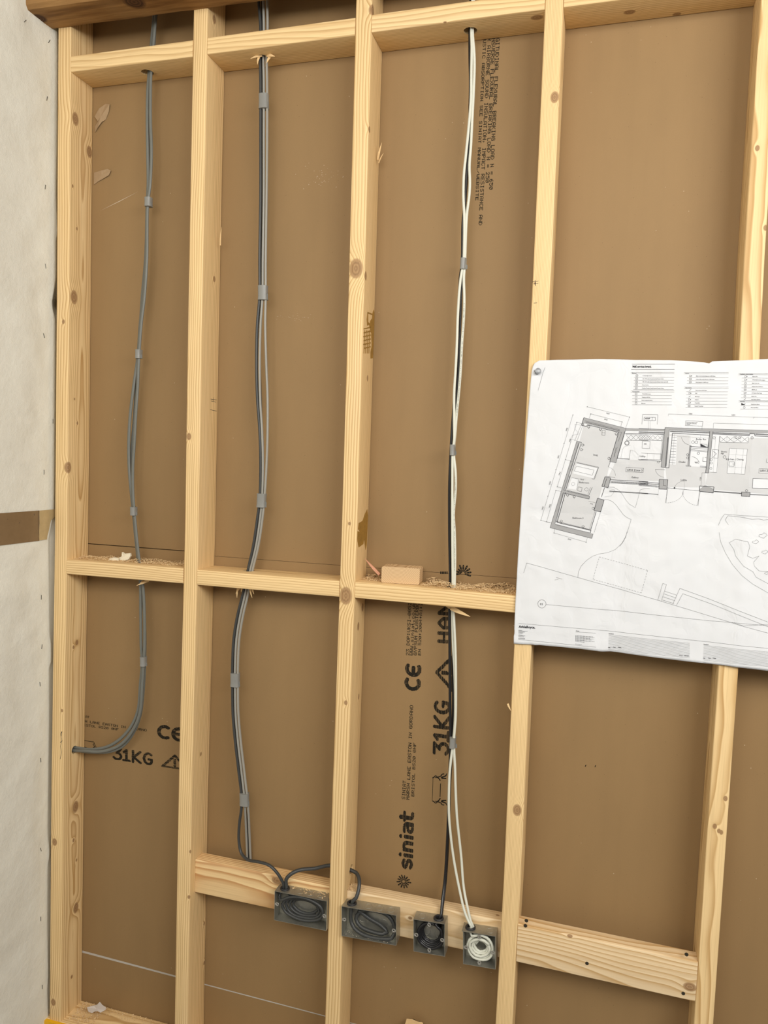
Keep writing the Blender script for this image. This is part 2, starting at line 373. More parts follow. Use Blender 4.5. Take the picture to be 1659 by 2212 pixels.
for i in range(4):
    a, b, y = T[i]; zl = zat((a, b), y, ST[i]['x']+38); zr = zat((a, b), y, ST[i+1]['x']); TZ.append((zl, zr))
    kk = {2: [(PZ(1160, 40, 2433), 9), (PY(961, 49, 0), 3)], 3: [(PZ(1360, 27, 2436), 8), (PZ(1462, 32, 2437), 6)]}.get(i, [])
    mat = wood('pine_top_noggin_%d' % i, 41+i*3, 'x', knl(i, zl, kk), centre=(-.03-.01*i, .13), freq=200, strength=.75)
    h = hT.get(i); topn.append(noggin(i, zl, zr, (0, 88.2, 0, 38), tl[i], mat, [((h.x, 45, h.z), (0, 0, 1), 15)] if h else (), G1))
M_ = [((143,1209),(395,1228)), ((427,1231),(732,1255)), ((768,1257),(1110,1287))]
ml = ['middle noggin at left strewn with sawdust and cream foam scraps', 'middle noggin with a clean top and four cables through it', 'middle noggin carrying sawdust and a loose timber offcut']
hM = {0: PZ(300, 1213, 1200), 1: PZ(538, 1230, 1200), 2: PZ(976, 1265, 1200)}; midn = []; MZ = []
for i in range(3):
    zl = zat(M_[i], 0, ST[i]['x']+38); zr = zat(M_[i], 0, ST[i+1]['x']); MZ.append((zl, zr))
    mat = wood('pine_mid_noggin_%d' % i, 61+i*3, 'x', (), centre=(.09, .05+.01*i), freq=210, strength=.85)
    midn.append(noggin(i, zl-38, zr-38, (0, 88.2, 0, 38), ml[i], mat, [((hM[i].x, 47, 1200), (0, 0, 1), 14)], G2))
# low noggins on edge
zl = zat(((440,1841),(710,1895)), 62, 419); zr = zat(((440,1841),(710,1895)), 62, 790)
matB = wood('pine_box_noggin_a', 81, 'x', knl(1, zl-89, [(PY(599, 1902, 24), 10)]), centre=(.02, .16), freq=150, strength=1.25, dark=(.56, .30, .12))
nbc = noggin(1, zl-89, zr-89, (24, 62, 0, 89), 'low noggin set back behind the left metal box, dark streaked grain', matB, (), G3)
BZ = (zl, zr)
zl = zat(((768,1907),(1080,1968)), 62, 829); zr = zat(((768,1907),(1080,1968)), 62, 1204)
matB2 = wood('pine_box_noggin_b', 87, 'x', knl(2, zl-89, [(PY(873, 1934, 40), 5), (PY(886, 1983, 24), 3.5), (PZ(1075, 1977, zr), 3)]), centre=(.05, -.2), freq=130, strength=.7, light=(.84, .66, .42))
ncd = noggin(2, zl-89, zr-89, (24, 62, 0, 89), 'low noggin behind the three right-hand metal boxes', matB2, (), G3)
zl = zat(((1119,2079),(1494,2163)), 0, 1243); zr = zat(((1119,2079),(1494,2163)), 0, 1620)
matB3 = wood('pine_box_noggin_c', 93, 'x', knl(3, zl, [(PY(1490, 2132, 0), 9), (PY(1231, 2022, 0), 4)]), centre=(-.02, .05), freq=120, strength=1.0, light=(.84, .66, .42), wob=12)
nde = noggin(3, zl, zr, (0, 38, 0, 89), 'wide low noggin at right with dark screws and a knot at its end', matB3, (), G3)
for (px, py) in ((1137, 1989), (1135, 2000), (1268, 2081), (1483, 2062), (1476, 2146)):
    p = PY(px, py, 0); mb = MB(); zt = nde.location.z
    mb.cyl((p.x, .6, p.z), (p.x, -.8, p.z), 4.2, 3.6, 14); mb.box((p.x-2.4, -1.2, p.z-.6), (p.x+2.4, -.7, p.z+.6)); mb.box((p.x-.6, -1.2, p.z-2.4), (p.x+.6, -.7, p.z+2.4))
    mb.build('screw', SCREW, nde, auto=True)
# sole plate, yellow strip
matP = wood('pine_sole_plate', 99, 'x', (), centre=(.10, .045), freq=220, strength=.9)
sp = timber('sole_plate', [(-60, -116), (XR, -116)], (0, 88.2, 0, 38), matP, 'x', origin=(-60, 0, -116)); tag(sp, 'pine sole plate on the floor under the leftmost studs', 'sole plate')
mb = MB(); mb.box((-22, -9, -116), (1100, -.5, -79)); o = mb.build('edge_strip', plain('yellow_plastic', (.85, .47, .01), .4, .4, nz=.05)); tag(o, 'bright yellow strip at the foot of the leftmost stud', 'edge strip')
# old beam
zb = PY(100, 65, 0).z; lf = PZ(54, 18, zb)
mb = MB(); rings = []; x0 = PY(100, 65, -.5).x; nst = 60
for i in range(nst+1):
    t = i/nst; x = t*1900
    def wv(k, a=1.6): return a*noise.noise(Vector((x*.02, k*7.3, 2)))+a*.5*noise.noise(Vector((x*.08, k*3.3, 5)))
    sx = lambda y: (x0 + (lf.x-x0)*((y)/lf.y)) if i == 0 else x0
    sec = [(-1, 0), (-30, -.5), (-62, -1), (lf.y+8, 0), (lf.y, 8), (lf.y-2, 40), (lf.y, 120), (-1, 120)]
    rings.append([Vector((sx(y)*(1-t)+(x0+1900)*t + (0 if i else wv(k)), min(-.6, y+wv(k)), zb + zz + (wv(k+9, 1.2)))) for k, (y, zz) in enumerate(sec)])
mb.loft(rings); bo = mb.build('old_beam', old_wood_mat(), origin=(x0, 0, zb), auto=True); tag(bo, 'rough dark-brown old beam across the top left corner', 'beam')

# ------------------------------------------------------------------ membrane on the left wall
EDGE = [(0,127),(65,124),(130,125),(250,124),(330,123),(420,121),(485,124),(498,126),(520,121),(600,121),(625,118),(650,113),(668,114),(690,120),(720,120),(850,119),(1000,118),(1090,117),(1112,116),(1125,112),(1165,105),(1250,106),(1370,107),(1395,111),(1430,111),(1440,106),(1560,106),(1700,104),(1800,103),(1835,107),(1850,107),(1870,103),(2000,102),(2095,104),(2110,104),(2140,102),(2212,105)]
XM = -14
ez = sorted([(lambda p: (p.z, p.y))(PX(px, py, XM)) for py, px in EDGE])
def edge_y(z):
    if z <= ez[0][0]: return ez[0][1]
    for (a, ya), (b, yb) in zip(ez, ez[1:]):
        if z <= b: return ya+(yb-ya)*(z-a)/(b-a)
    return ez[-1][1]
def mem_x(y, z):
    a = noise.noise(Vector((0, y*.006, z*.0035)))*7 + noise.noise(Vector((3, y*.02+z*.004, z*.012)))*2.6 + noise.noise(Vector((9, y*.05, z*.03)))*.9
    ridge = abs(noise.noise(Vector((5, y*.011-z*.006, z*.009))))*-4
    return XM + (a+ridge)*min(1, max(.15, (edge_y(z)-y)/60))
zs = [-110+i*9 for i in range(int(2900/9)+1)]; zs = [z for z in zs if z < 2795]
mb = MB(); ND = [0, 4, 9, 15, 22, 30, 40, 52, 66, 82, 100, 120, 145, 175, 210, 260, 340, 460, 640, 900, 1300, 1900, 2600, 3500]
vs = []; fs = []
for z in zs:
    e = edge_y(z); hole = math.exp(-((z-PX(115, 645, XM).z)/32)**2)
    for k, (dx, dy) in enumerate(((2, 72), (-1, 48), (-5, 22), (-5.5, 10), (-2, 3))): vs.append(Vector((max(-60, XM+dx-(44*hole if k < 4 else 6*hole)), min(86, e+dy), z)))
    for d in ND: vs.append(Vector((mem_x(e-d, z), e-d, z)))
nc = 5+len(ND)
for i in range(len(zs)-1):
    for j in range(nc-1): fs.append((i*nc+j, i*nc+j+1, (i+1)*nc+j+1, (i+1)*nc+j))
mb.add(vs, fs); mem = mb.build('breather_membrane', membrane_mat(), smooth=True); tag(mem, 'white creased membrane covering the left wall, stapled', 'membrane')
md = mem.modifiers.new('thick', 'SOLIDIFY'); md.thickness = .0006
STA = [(53,46,40),(107,89,30),(101,213,15),(98,404,10),(99,575,-10),(95,725,-25),(95,1020,0),(114,910,0),(89,1290,0),(91,1397,10),(87,1478,-5),(87,1642,-8),(88,1835,-20),(88,1985,0),(91,2132,0)]
ordn = ['topmost','second','third','fourth','fifth','sixth','eighth','seventh','ninth','tenth','eleventh','twelfth','thirteenth','fourteenth','lowest']
for i, (px, py, an) in enumerate(STA):
    p = PX(px, py, XM); px_ = mem_x(p.y, p.z)+.6; p = Vector((px_, p.y, p.z)); t = math.radians(an)
    d = Vector((0, math.sin(t), math.cos(t)))*5.5; mb = MB(); mb.cyl(p-d, p+d, .7, n=6)
    for s in (-1, 1): mb.cyl(p+d*s, p+d*s-Vector((3, 0, 0)), .7, n=6)
    tag(mb.build('staple', SCREW), ('small dark staple in the white membrane, %s from the top' % ordn[i]) if 0 < i < 14 else 'small dark staple in the white membrane, the %s one' % ordn[i], 'staple', 'staples down the white membrane')
# parcel tape
mb = MB(); vs = []; fs = []; cols = 30; rows = 8
def tape_pt(u, v, off): # u 0..1 from stud outward
    zt0, zb0 = PX(117, 1100, XM).z, PX(108, 1165, XM).z
    y1 = PX(84, 1130, XM).y; y = y1 - 1400*u**1.6; z = (zb0+(zt0-zb0)*v) + u**1.6*(8)
    return Vector((mem_x(y, z)+off+.8*noise.noise(Vector((y*.03, z*.05, 1))), y, z))
for i in range(cols+1):
    for j in range(rows+1): vs.append(tape_pt(i/cols, j/rows, 1.6))
for i in range(cols):
    for j in range(rows): fs.append((i*(rows+1)+j, (i+1)*(rows+1)+j, (i+1)*(rows+1)+j+1, i*(rows+1)+j+1))
mb.add(vs, fs); tp = mb.build('packing_tape', tape_mat(), smooth=True); tag(tp, 'shiny brown packing tape stretched across the white membrane', 'tape')
mb = MB(); vs = []; fs = []
ya = PX(85, 1130, XM).y; ztop = PX(117, 1100, XM).z; zbo = PX(100, 1165, XM).z; pr = [(0, 100), (.3, 104), (.62, 108), (.7, 117), (1, 118)]
for j in range(9):
    v = j/8; z = zbo+(ztop-zbo)*v; pxr = 118
    for (a, pa), (b, pb) in zip(pr, pr[1:]):
        if a <= v <= b: pxr = pa+(pb-pa)*(v-a)/(b-a)
    yb = PX(pxr, 1130, XM).y
    for i in range(7):
        y = ya-3+(yb-ya+3)*i/6; vs.append(Vector((XM+2.2+1.4*noise.noise(Vector((y*.09, z*.08, 4))), y, z)))
for j in range(8):
    for i in range(6): fs.append((j*7+i, j*7+i+1, (j+1)*7+i+1, (j+1)*7+i))
mb.add(vs, fs); tag(mb.build('tape_end', plain('yellowed_tape_end', (.50, .38, .20), .25, .5, nz=.15, scale=60), tp, smooth=True), 'pale crinkled end of the tape')

# ------------------------------------------------------------------ cables
def cab(label, path, mat, ra, rb=None, group=None, extra=(), pre=(), name='cable', depth=45):
    """path: measured points, an optional third value overrides the depth from the stud faces"""
    pts = list(pre)+[PY(q[0], q[1], q[2] if len(q) > 2 else depth) for q in path]+list(extra)
    mb = MB(); tube(mb, pts, ra, rb); o = mb.build(name, mat, smooth=True); tag(o, label, 'cable', group); return o
ga = 'grey cables in the left bay'; gb = 'cables in the second bay'; gc = 'black and white cables in the third bay'
endA = [Vector((34, hA.y, hA.z)), Vector((10, hA.y, hA.z))]
cab('flat grey cable in the left bay, the longer outer run bending left into the stud', [(345,-60),(337,30),(331,95),(326,158),(325,200),(325,260),(327,330),(324,400),(319,440),(317,560),(312,640),(305,700),(300,770),(297,840),(293,900),(290,960),(287,1010),(287,1060),(290,1105),(295,1160),(301,1212),(308,1258),(312,1330),(312,1400),(310,1430),(307,1480),(302,1540),(287,1577),(262,1607),(235,1620,44),(208,1624,42),(185,1622,41)], GREY, 4.4, 3.0, ga, extra=[hA+Vector((2, 0, -2)), Vector((12, hA.y, hA.z-2))])
cab('flat grey cable in the left bay, the inner run drifting away left between tapes', [(341,-60,51),(333,30,51),(327,95,51),(322,158,50),(319,200,49),(318,260,48),(319,330,48),(320,400,49),(318,440,51),(315,560,51),(310,640,51),(303,700,51),(298,768,51),(288,840,48),(281,900,48),(278,960,48),(279,1010,48),(283,1060,48),(288,1105,51),(293,1160,51),(299,1212,51),(303,1258,50),(304,1330,50),(305,1400,50),(307,1430,51),(303,1480,50),(298,1534,50),(282,1571,50),(256,1599,50),(229,1614,50),(204,1618.5,49),(183,1618,49)], GREY, 4.4, 3.0, ga, extra=[hA+Vector((2, 6, 4)), Vector((12, hA.y+5, hA.z+3))])
cab('third grey cable in the left bay, tucked behind the other two', [(339,-60,57),(333,95,57),(323,200,57),(322,330,57),(318,440,58),(314,560,58),(307,640,57),(299,768,57),(290,900,57),(283,1000,57),(289,1105,58),(298,1212,56),(312,1330,55),(313,1430,56),(309,1500,55),(303,1545,55),(290,1580,55),(265,1612,54),(235,1624,52),(195,1625,50)], GREY, 4.0, 2.6, ga, extra=[hA+Vector((2, 3, -3)), Vector((12, hA.y+2, hA.z-4))])
# second bay
def box_pt(cx, cz, y, dx, dz): return Vector((cx+dx, y, cz+dz))
B1 = (723.5, 385.5); B2 = (897.5, 384); B3 = (1044, 385.5); B4 = (1161, 381)
g1 = Vector((672, 8, 0)); 
def coil(c, ax, az, turns, y0, y1, shrink, phase=0, sgn=1, jit=1.2, drift=(0, 0), seed=1, spt=12):
    rnd = random.Random(seed); out = []; n = int(turns*spt)
    for i in range(n+1):
        t = i/n; a = phase+sgn*2*math.pi*turns*t; k = 1-shrink*t
        out.append(Vector((c[0]+drift[0]*t+(ax*k)*math.cos(a)+rnd.uniform(-jit, jit), y0+(y1-y0)*t+rnd.uniform(-.5, .5), c[1]+drift[1]*t+(az*k)*math.sin(a)+rnd.uniform(-jit, jit))))
    return out
gr1 = PY(616, 1917, 6); gr1.z = B1[1]+37.5; gr2 = PY(761, 1955, 6); gr2.z = B2[1]+36.5; gr3 = PY(949, 1987, 6); gr3.z = B3[1]+38; gr4 = PY(1018, 2003, 6); gr4.z = B4[1]+38
D = [(559,-70),(559,0),(563,60,45),(562,118),(563,180),(563,300),(563,420),(561,560),(561,640),(556,700),(554,780),(556,860),(561,930),(563,1000),(561,1080),(556,1120),(547,1180),(536,1230),(526,1278),(513,1330),(505,1380),(502,1440),(502,1480),(503,1540),(508,1600),(515,1660),(522,1722),(521,1750),(517,1780),(516,1815),(521,1842,40),(535,1857,25),(560,1862,5),(583,1870,-4),(599,1886,-2),(609,1902,2)]
cab('dark grey cable looping over the low noggin into the leftmost metal box', D, DGREY, 3.5, 4.2, gb, extra=[gr1+Vector((-4, 0, 8)), gr1+Vector((-5, 0, -3)), Vector((661, 8, 405))] + coil(B1, 60, 31, 4.2, -5, 17, .50, phase=2.7, sgn=-1, drift=(2, -2), seed=3))
cab('pale grey cable in the second bay, next to the dark grey one', [(568,-70),(569,0),(570,60),(569,118),(570,180),(570,300),(570,420),(568,560),(567,640),(563,700),(561,780),(562,860),(566,930),(568,1000),(566,1080),(562,1120),(553,1180),(541,1230),(531,1278),(519,1330),(511,1380),(508,1440),(508,1480),(509,1540),(514,1600),(521,1660),(528,1722),(530,1760,55),(532,1800,68),(534,1850,77),(535,1875,78)], LGREY, 3.0, 3.6, gb)
cab('pale grey cable at right of the second bay bundle, bowing outward', [(576,-70),(577,0),(578,60),(576,118),(577,180),(577,300),(576,420),(574,560),(574,640),(573,700),(575,780),(578,860),(578,930),(576,1000),(571,1080),(567,1120),(558,1180),(546,1230),(537,1278),(525,1330),(517,1380),(514,1440),(514,1480),(515,1540),(520,1600),(527,1660),(534,1722),(537,1760,55),(539,1800,68),(541,1850,77),(542,1875,78)], LGREY, 3.0, 3.6, gb)
cab('hidden dark grey cable at the back of the second bay bundle', [(566,-70,53),(568,118,53),(566,300,54),(565,560,54),(564,640,54),(561,780,53),(565,930,53),(566,1080,53),(549,1180,53),(528,1278,53),(508,1400,53),(506,1500,53),(518,1650,53),(527,1722,54),(535,1800,72),(538,1870,82)], DGREY, 3.2, 3.4, gb)
cab('short dark grey cable looping from leftmost box through the middle stud',
    [(618,1900,6),(626,1890,10),(645,1880,22),(680,1876,hC.y-4)], DGREY, 4.6, 4.6, gb, pre=[Vector((700, 20, 400)), Vector((688, 12, 408)), gr1+Vector((4, 0, -6)), gr1+Vector((3, 0, 8))],
    extra=[Vector((775, hC.y, hC.z+2)), Vector((815, hC.y, hC.z+2)), PY(759, 1880, hC.y-1), PY(769, 1885, 50), PY(776, 1900, 34), PY(775, 1920, 20), PY(769, 1940, 9), gr2+Vector((1, 0, 6)), gr2+Vector((-1, 0, -6)), Vector((846, 8, 385)), Vector((850, 6, 370))]
    + [Vector(v) for v in ((858, 2, 362), (875, 0, 354), (900, -2, 351), (930, -2, 353), (952, 0, 358), (958, 6, 368), (952, 12, 388), (935, 14, 404), (900, 16, 407), (866, 17, 395), (858, 14, 378), (872, 8, 366), (900, 6, 360), (928, 6, 360), (938, 10, 364), (922, 15, 374), (890, 18, 384), (862, 16, 400))])
# third bay
off = lambda P_, d, dy: [(p[0]+d, p[1], dy) for p in P_]
BK = [(1018,-60),(1017,20),(1015,72),(1015,120),(1016,179),(1015,239),(1013,318),(1008,378),(1004,440),(1000,480),(998,570),(994,600),(991,660),(988,740),(985,800),(980,880),(976,940),(974,972),(971,1050),(971,1150),(972.5,1262),(971,1312),(971.5,1400),(972,1500),(973,1602),(970,1700),(967,1800),(961,1900),(955,1950,25),(953,1975,10)]
cab('black cable in the third bay, dropping into the third metal box', [(a[0], a[1], a[2] if len(a) > 2 else 49) for a in BK], BLKC, 3.4, 3.4, gc,
    extra=[gr3+Vector((1, 0, 4)), gr3+Vector((0, 2, -8))]+coil(B3, 31, 31, 5.3, -4, 18, .30, phase=1.2, sgn=-1, seed=5, drift=(1, -1)))
cab('thinner second black cable beside the first, in the third bay', [(1020,-60,55),(1017,100,55),(1016,239,55),(1012,340,54),(1005,440,54),(1001,570,55),(997,620,54),(994,700,54),(990,800,54),(984,880,54),(978,960,54),(977,1050,55),(977,1262,55),(977,1312,54),(978,1400,54),(979,1500,54),(977,1602,54),(972,1700,54),(969,1800,54),(963,1900,50),(956,1960,22)], BLKC, 2.8, 2.8, gc, extra=[gr3+Vector((4, 4, 2)), gr3+Vector((2, 8, -20))])
cab('white cable in the third bay, left of the pair, dropping into the rightmost metal box', [(1022,-60),(1020,20),(1018,66),(1019,100),(1018,159),(1017,219),(1012,279),(1006,338),(1002,378),(1001,428),(1003,467),(1003,520),(1001,571),(997,590),(993,620),(989,680),(987,740),(984,800),(981,850),(981,900),(981,950),(978,975),(977,1050),(977,1150),(978,1262),(977,1312,47),(979,1400,47),(982,1450,47),(983,1550,47),(979,1602,45),(972,1660),(970,1700),(970,1763),(979,1848,41),(992,1919,30),(1004,1970,14),(1013,1992,8)], WHT, 3.1, 3.1, gc,
    extra=[gr4+Vector((0, 0, 4)), gr4+Vector((-3, 2, -10))]+coil(B4, 31.5, 31.5, 4.4, -3, 17, .45, phase=2.2, sgn=-1, seed=8), depth=41)
cab('printed white cable in the third bay, right of the pair, with small lettering', [(1025,-60),(1023,20),(1021,72),(1024,110),(1025,140),(1023,199),(1020,259),(1017,318),(1014,358),(1015,398),(1013,428),(1009,458),(1007,487),(1004,571),(1002,600),(1003,650),(1001,700),(998,740),(995,800),(991,850),(986,900),(983,940),(980,975),(984,1020),(984,1060),(980,1110),(982,1150),(983,1200),(982,1262),(980,1312),(983.5,1400),(984.5,1450),(984,1550),(980.5,1602),(983,1660),(984,1700),(987,1763),(996,1848,43),(1002,1919,33),(1011,1965,16),(1017,1990,9)], WHT, 3.1, 3.1, gc,
    extra=[gr4+Vector((4, 1, 4)), gr4+Vector((3, 6, -10))]+coil(B4, 25, 22, 3.4, -4, 10, .50, phase=.6, sgn=1, seed=11, drift=(2, 0)), depth=43)
# tape bands
TB = [(321,437,6,9,'left bay cables below the top noggin'),(300,765,5,9,'left bay cables halfway down'),(289,1104,5,9,'left bay cables above the middle noggin'),(310,1428,5,10,'left bay cables below the middle noggin'),
      (570,220,9,14,'second bay cables near the top noggin'),(568,633,9,14,'second bay cables halfway down'),(565,1081,8.5,14,'second bay cables above the middle noggin'),(508,1468,8.5,14,'second bay cables below the middle noggin'),(528,1726,8.5,13,'second bay cables where the dark one splits off'),
      (1001,571,5.5,10,'third bay cables below the printed text'),(978,972,5,10,'third bay cables halfway down'),(978,1603,6,10,'third bay cables beside the 31KG print')]
for (px, py, hw, hh, lab) in TB:
    a, b = PY(px-hw, py, 45), PY(px+hw, py, 45); c = PY(px, py, 46); r = (b.x-a.x)/2+.6; hz = hh*1.22; mb = MB(); rings = []
    tilt = random.uniform(-.05, .05)
    for k in range(5):
        z = c.z-hz+2*hz*k/4; s = 1+(.04 if k in (0, 4) else 0)+random.uniform(-.02, .03)
        rings.append([Vector((c.x+(z-c.z)*tilt+r*s*math.copysign(abs(math.cos(t))**.7, math.cos(t)), c.y+(11.5 if px > 900 else 9.5)*s*math.copysign(abs(math.sin(t))**.6, math.sin(t)), z)) for t in [2*math.pi*i/20 for i in range(20)]])
    mb.loft(rings, cap=True)
    e = r+random.uniform(2.5, 4.5); z0 = c.z-hz*.9; mb.loft([[Vector((c.x+r-1, c.y-2, z0+d)) for d in (0, hz*.9)]+[Vector((c.x+r-1, c.y-1.2, z0+d)) for d in (hz*.9, 0)], [Vector((c.x+e, c.y-4, z0-1+d)) for d in (0, hz*.7)]+[Vector((c.x+e, c.y-3.2, z0-1+d)) for d in (hz*.7, 0)]])
    tag(mb.build('tape_band', GTAPE, auto=True), 'grey tape band round the '+lab, 'tape band', 'grey tape bands round the cables')

# ------------------------------------------------------------------ metal back boxes
def back_box(c, w_, h_, d0, d1, slope, label, gx, kos, lugs, dusty=False):
    cx, cz = c; root = empty('electrical_box', (cx, d1, cz-h_/2)); tag(root, label, 'electrical box', 'galvanised metal back boxes')
    M = Matrix.Translation((cx, 0, cz)) @ Matrix.Rotation(slope, 4, 'Y'); t = 1.1; x0, x1, z0, z1 = -w_/2, w_/2, -h_/2, h_/2
    mb = MB(); mb.box((x0, d0, z0), (x1, d1, z0+t), M); mb.box((x0, d0, z0+t), (x0+t, d1, z1-t), M); mb.box((x1-t, d0, z0+t), (x1, d1, z1-t), M)
    mb.box((x0+t, d1-t, z0+t), (x1-t, d1, z1-t), M)
    # top with the cable entry as a ring of quads
    gl = gx-cx; R = 10.0; gy = (d0+d1)/2; n = 24; inner = [Vector((gl+R*math.cos(2*math.pi*i/n), gy+R*math.sin(2*math.pi*i/n), 0)) for i in range(n)]
    outer = []
    for i in range(n):
        a = 2*math.pi*i/n; s = 1/max(abs(math.cos(a))/(d1-gy), abs(math.sin(a))/(d1-gy)); outer.append(Vector((gl+s*math.cos(a), gy+s*math.sin(a), 0)))
    hw = d1-gy; gx0, gx1 = gl-hw, gl+hw
    for zz, zz2 in ((z1-t, z1),):
        vs = [M@(v+Vector((0, 0, zz2))) for v in inner+outer]+[M@(v+Vector((0, 0, zz))) for v in inner+outer]
        fs = []
        for i in range(n):
            j = (i+1)%n; fs += [(i, n+i, n+j, j), (2*n+i, 2*n+j, 3*n+j, 3*n+i), (i, j, 2*n+j, 2*n+i), (n+i, 3*n+i, 3*n+j, n+j)]
        mb.add(vs, fs)
    if gx0 > x0: mb.box((x0, d0, z1-t), (gx0, d1, z1), M)
    if gx1 < x1: mb.box((gx1, d0, z1-t), (x1, d1, z1), M)
    mb.build('box_body', STEEL, root, auto=True)
    for kx in kos:
        q = MB(); p = M@Vector((kx, gy, z1+.05)); q.torus(p, M.to_3x3()@Vector((0, 0, 1)), 9.3, .45, 32, 6); q.build('knockout', STEEL, root, smooth=True)
    for kx, kz in ((-w_*.18, -6), (w_*.2, -8)):
        q = MB(); p = M@Vector((kx, d1-t-.2, kz)); q.torus(p, (0, 1, 0), 9, .5, 32, 6); q.build('knockout', STEEL, root, smooth=True)
    for (lx, lz, ax, az) in lugs:
        q = MB(); a = M@Vector((lx, d0+1.2, lz)); dv = M.to_3x3()@Vector((ax, 0, az))
        q.torus(a+dv*5.8, (0, 1, 0), 3.3, 1.5, 18, 8, .7); sid = Vector((-dv.z, 0, dv.x))
        q.loft([[a+sid*3.2+Vector((0, e, 0)) for e in (-.5, .5)]+[a-sid*3.2+Vector((0, e, 0)) for e in (.5, -.5)], [a+dv*3.2+sid*2.6+Vector((0, e, 0)) for e in (-.5, .5)]+[a+dv*3.2-sid*2.6+Vector((0, e, 0)) for e in (.5, -.5)]])
        q.build('screw_lug', STEEL2, root, auto=True)
    q = MB(); p = M@Vector((gl, gy, z1)); up_ = M.to_3x3()@Vector((0, 0, 1)); q.torus(p+up_*1.4, up_, 9.6, 2.6, 32, 10); q.torus(p-up_*1.6, up_, 9.2, 1.8, 32, 8)
    q.build('rubber_grommet', BLK, root, smooth=True)
    return root
s1 = math.atan2(-2.5, 137); d0, d1 = -11, 23.8
LD = lambda w_: [(-w_/2+1, 4, 1, 0), (w_/2-1, -2, -1, 0)]
LS = lambda w_: [(-w_/2+1, 1, 1, 0), (w_/2-1, -1, -1, 0), (0, 36, 0, -1), (0, -36, 0, 1)]
bx1 = back_box(B1, 136.5, 74.5, d0, d1, s1*.5, 'leftmost metal electrical box, double width, packed with coiled dark grey cable', gr1.x, [-18+10, 13+5, 46], LD(136.5))
bx2 = back_box(B2, 135.5, 74, d0, d1, -math.atan2(5, 135), 'double metal electrical box right of the middle stud, cable slack curled inside', gr2.x, [-6, 22, 50], LD(135.5))
bx3 = back_box(B3, 74.5, 78, d0, d1, -math.atan2(3.5, 74), 'small square metal electrical box holding coiled black cable', gr3.x, [-20], LS(74.5))
bx4 = back_box(B4, 74.5, 78, d0, d1, -math.atan2(3.5, 74), 'small square metal electrical box holding coiled white cable', gr4.x, [22], LS(74.5))

# ------------------------------------------------------------------ sawdust, offcuts, splinters
def shavings(name, region, n, label, big=(3, 9), seed=1, mat=SHAV, cat='wood shavings'):
    rnd = random.Random(seed); mb = MB()
    for _ in range(n):
        p = region(rnd); L = rnd.uniform(*big); wd = rnd.uniform(.8, 2.2); a = rnd.uniform(0, 6.28); lift = rnd.uniform(.2, 1)
        d = Vector((math.cos(a), math.sin(a), 0)); s = Vector((-d.y, d.x, rnd.uniform(-.4, .4))); pts = []
        cur = rnd.uniform(.2, 1.5)
        for k in range(4):
            t = k/3; pts.append(p+d*(L*(t-.5))+Vector((0, 0, lift*L*.28*math.sin(t*math.pi*cur)+.3)))
        vs = []
        for q in pts: vs += [q-s*wd*.5, q+s*wd*.5, q+s*wd*.5+Vector((0, 0, .35)), q-s*wd*.5+Vector((0, 0, .35))]
        fs = []
        for k in range(3):
            for j in range(4): fs.append((k*4+j, k*4+(j+1)%4, k*4+4+(j+1)%4, k*4+4+j))
        fs += [(3,2,1,0), (12,13,14,15)]; mb.add(vs, fs)
    o = mb.build(name, mat); tag(o, label, cat, kind='stuff'); return o
def reg(x0, x1, y0, y1, zf, hump=0):
    def f(r):
        x = r.uniform(x0, x1); y = y1-(y1-y0)*r.random()**1.3; h = hump*max(0, noise.noise(Vector((x*.02, y*.02, 3)))+.35)
        return Vector((x, y, zf(x)+r.random()*h))
    return f
def zmid(i): xl, xr = ST[i]['x']+38, ST[i+1]['x']; return lambda x: MZ[i][0]+(MZ[i][1]-MZ[i][0])*(x-xl)/(xr-xl)
shavings('sawdust_pile', reg(44, 376, 22, 85, zmid(0), 12), 1100, 'pale sawdust and shavings on the middle noggin in the left bay', (2, 8), 1)
shavings('sawdust_pile', reg(835, 900, 30, 85, zmid(2), 10), 260, 'sawdust left of the loose timber offcut', (2, 8), 2)
shavings('sawdust_pile', reg(985, 1196, 12, 85, zmid(2), 15), 1100, 'pile of shavings right of the offcut, beside the white cables', (2, 11), 3)
shavings('sawdust_pile', reg(42, 120, 10, 86, lambda x: -78, 5), 420, 'sawdust in the corner of the sole plate', (1.5, 5), 4)
shavings('sawdust_pile', reg(130, 374, 60, 86, lambda x: -78, 2), 160, 'thin line of sawdust along the sole plate', (1.5, 5), 5)
shavings('sawdust_pile', reg(690, 785, -6, 20, lambda x: B1[1]+38.2, 2), 26, 'few curled shavings on top of the leftmost metal box', (4, 10), 6)
shavings('sawdust_pile', reg(831, 850, 24, 50, lambda x: 438, 16), 160, 'drill shavings in the corner of stud and noggin by the second box', (3, 8), 8)
shavings('sawdust_pile', reg(840, 955, -8, 20, lambda x: B2[1]-36, 2), 140, 'grit and dust inside the bottom of the second box', (1, 3), 9, plain('grey_grit', (.42, .38, .30), .8, .2))
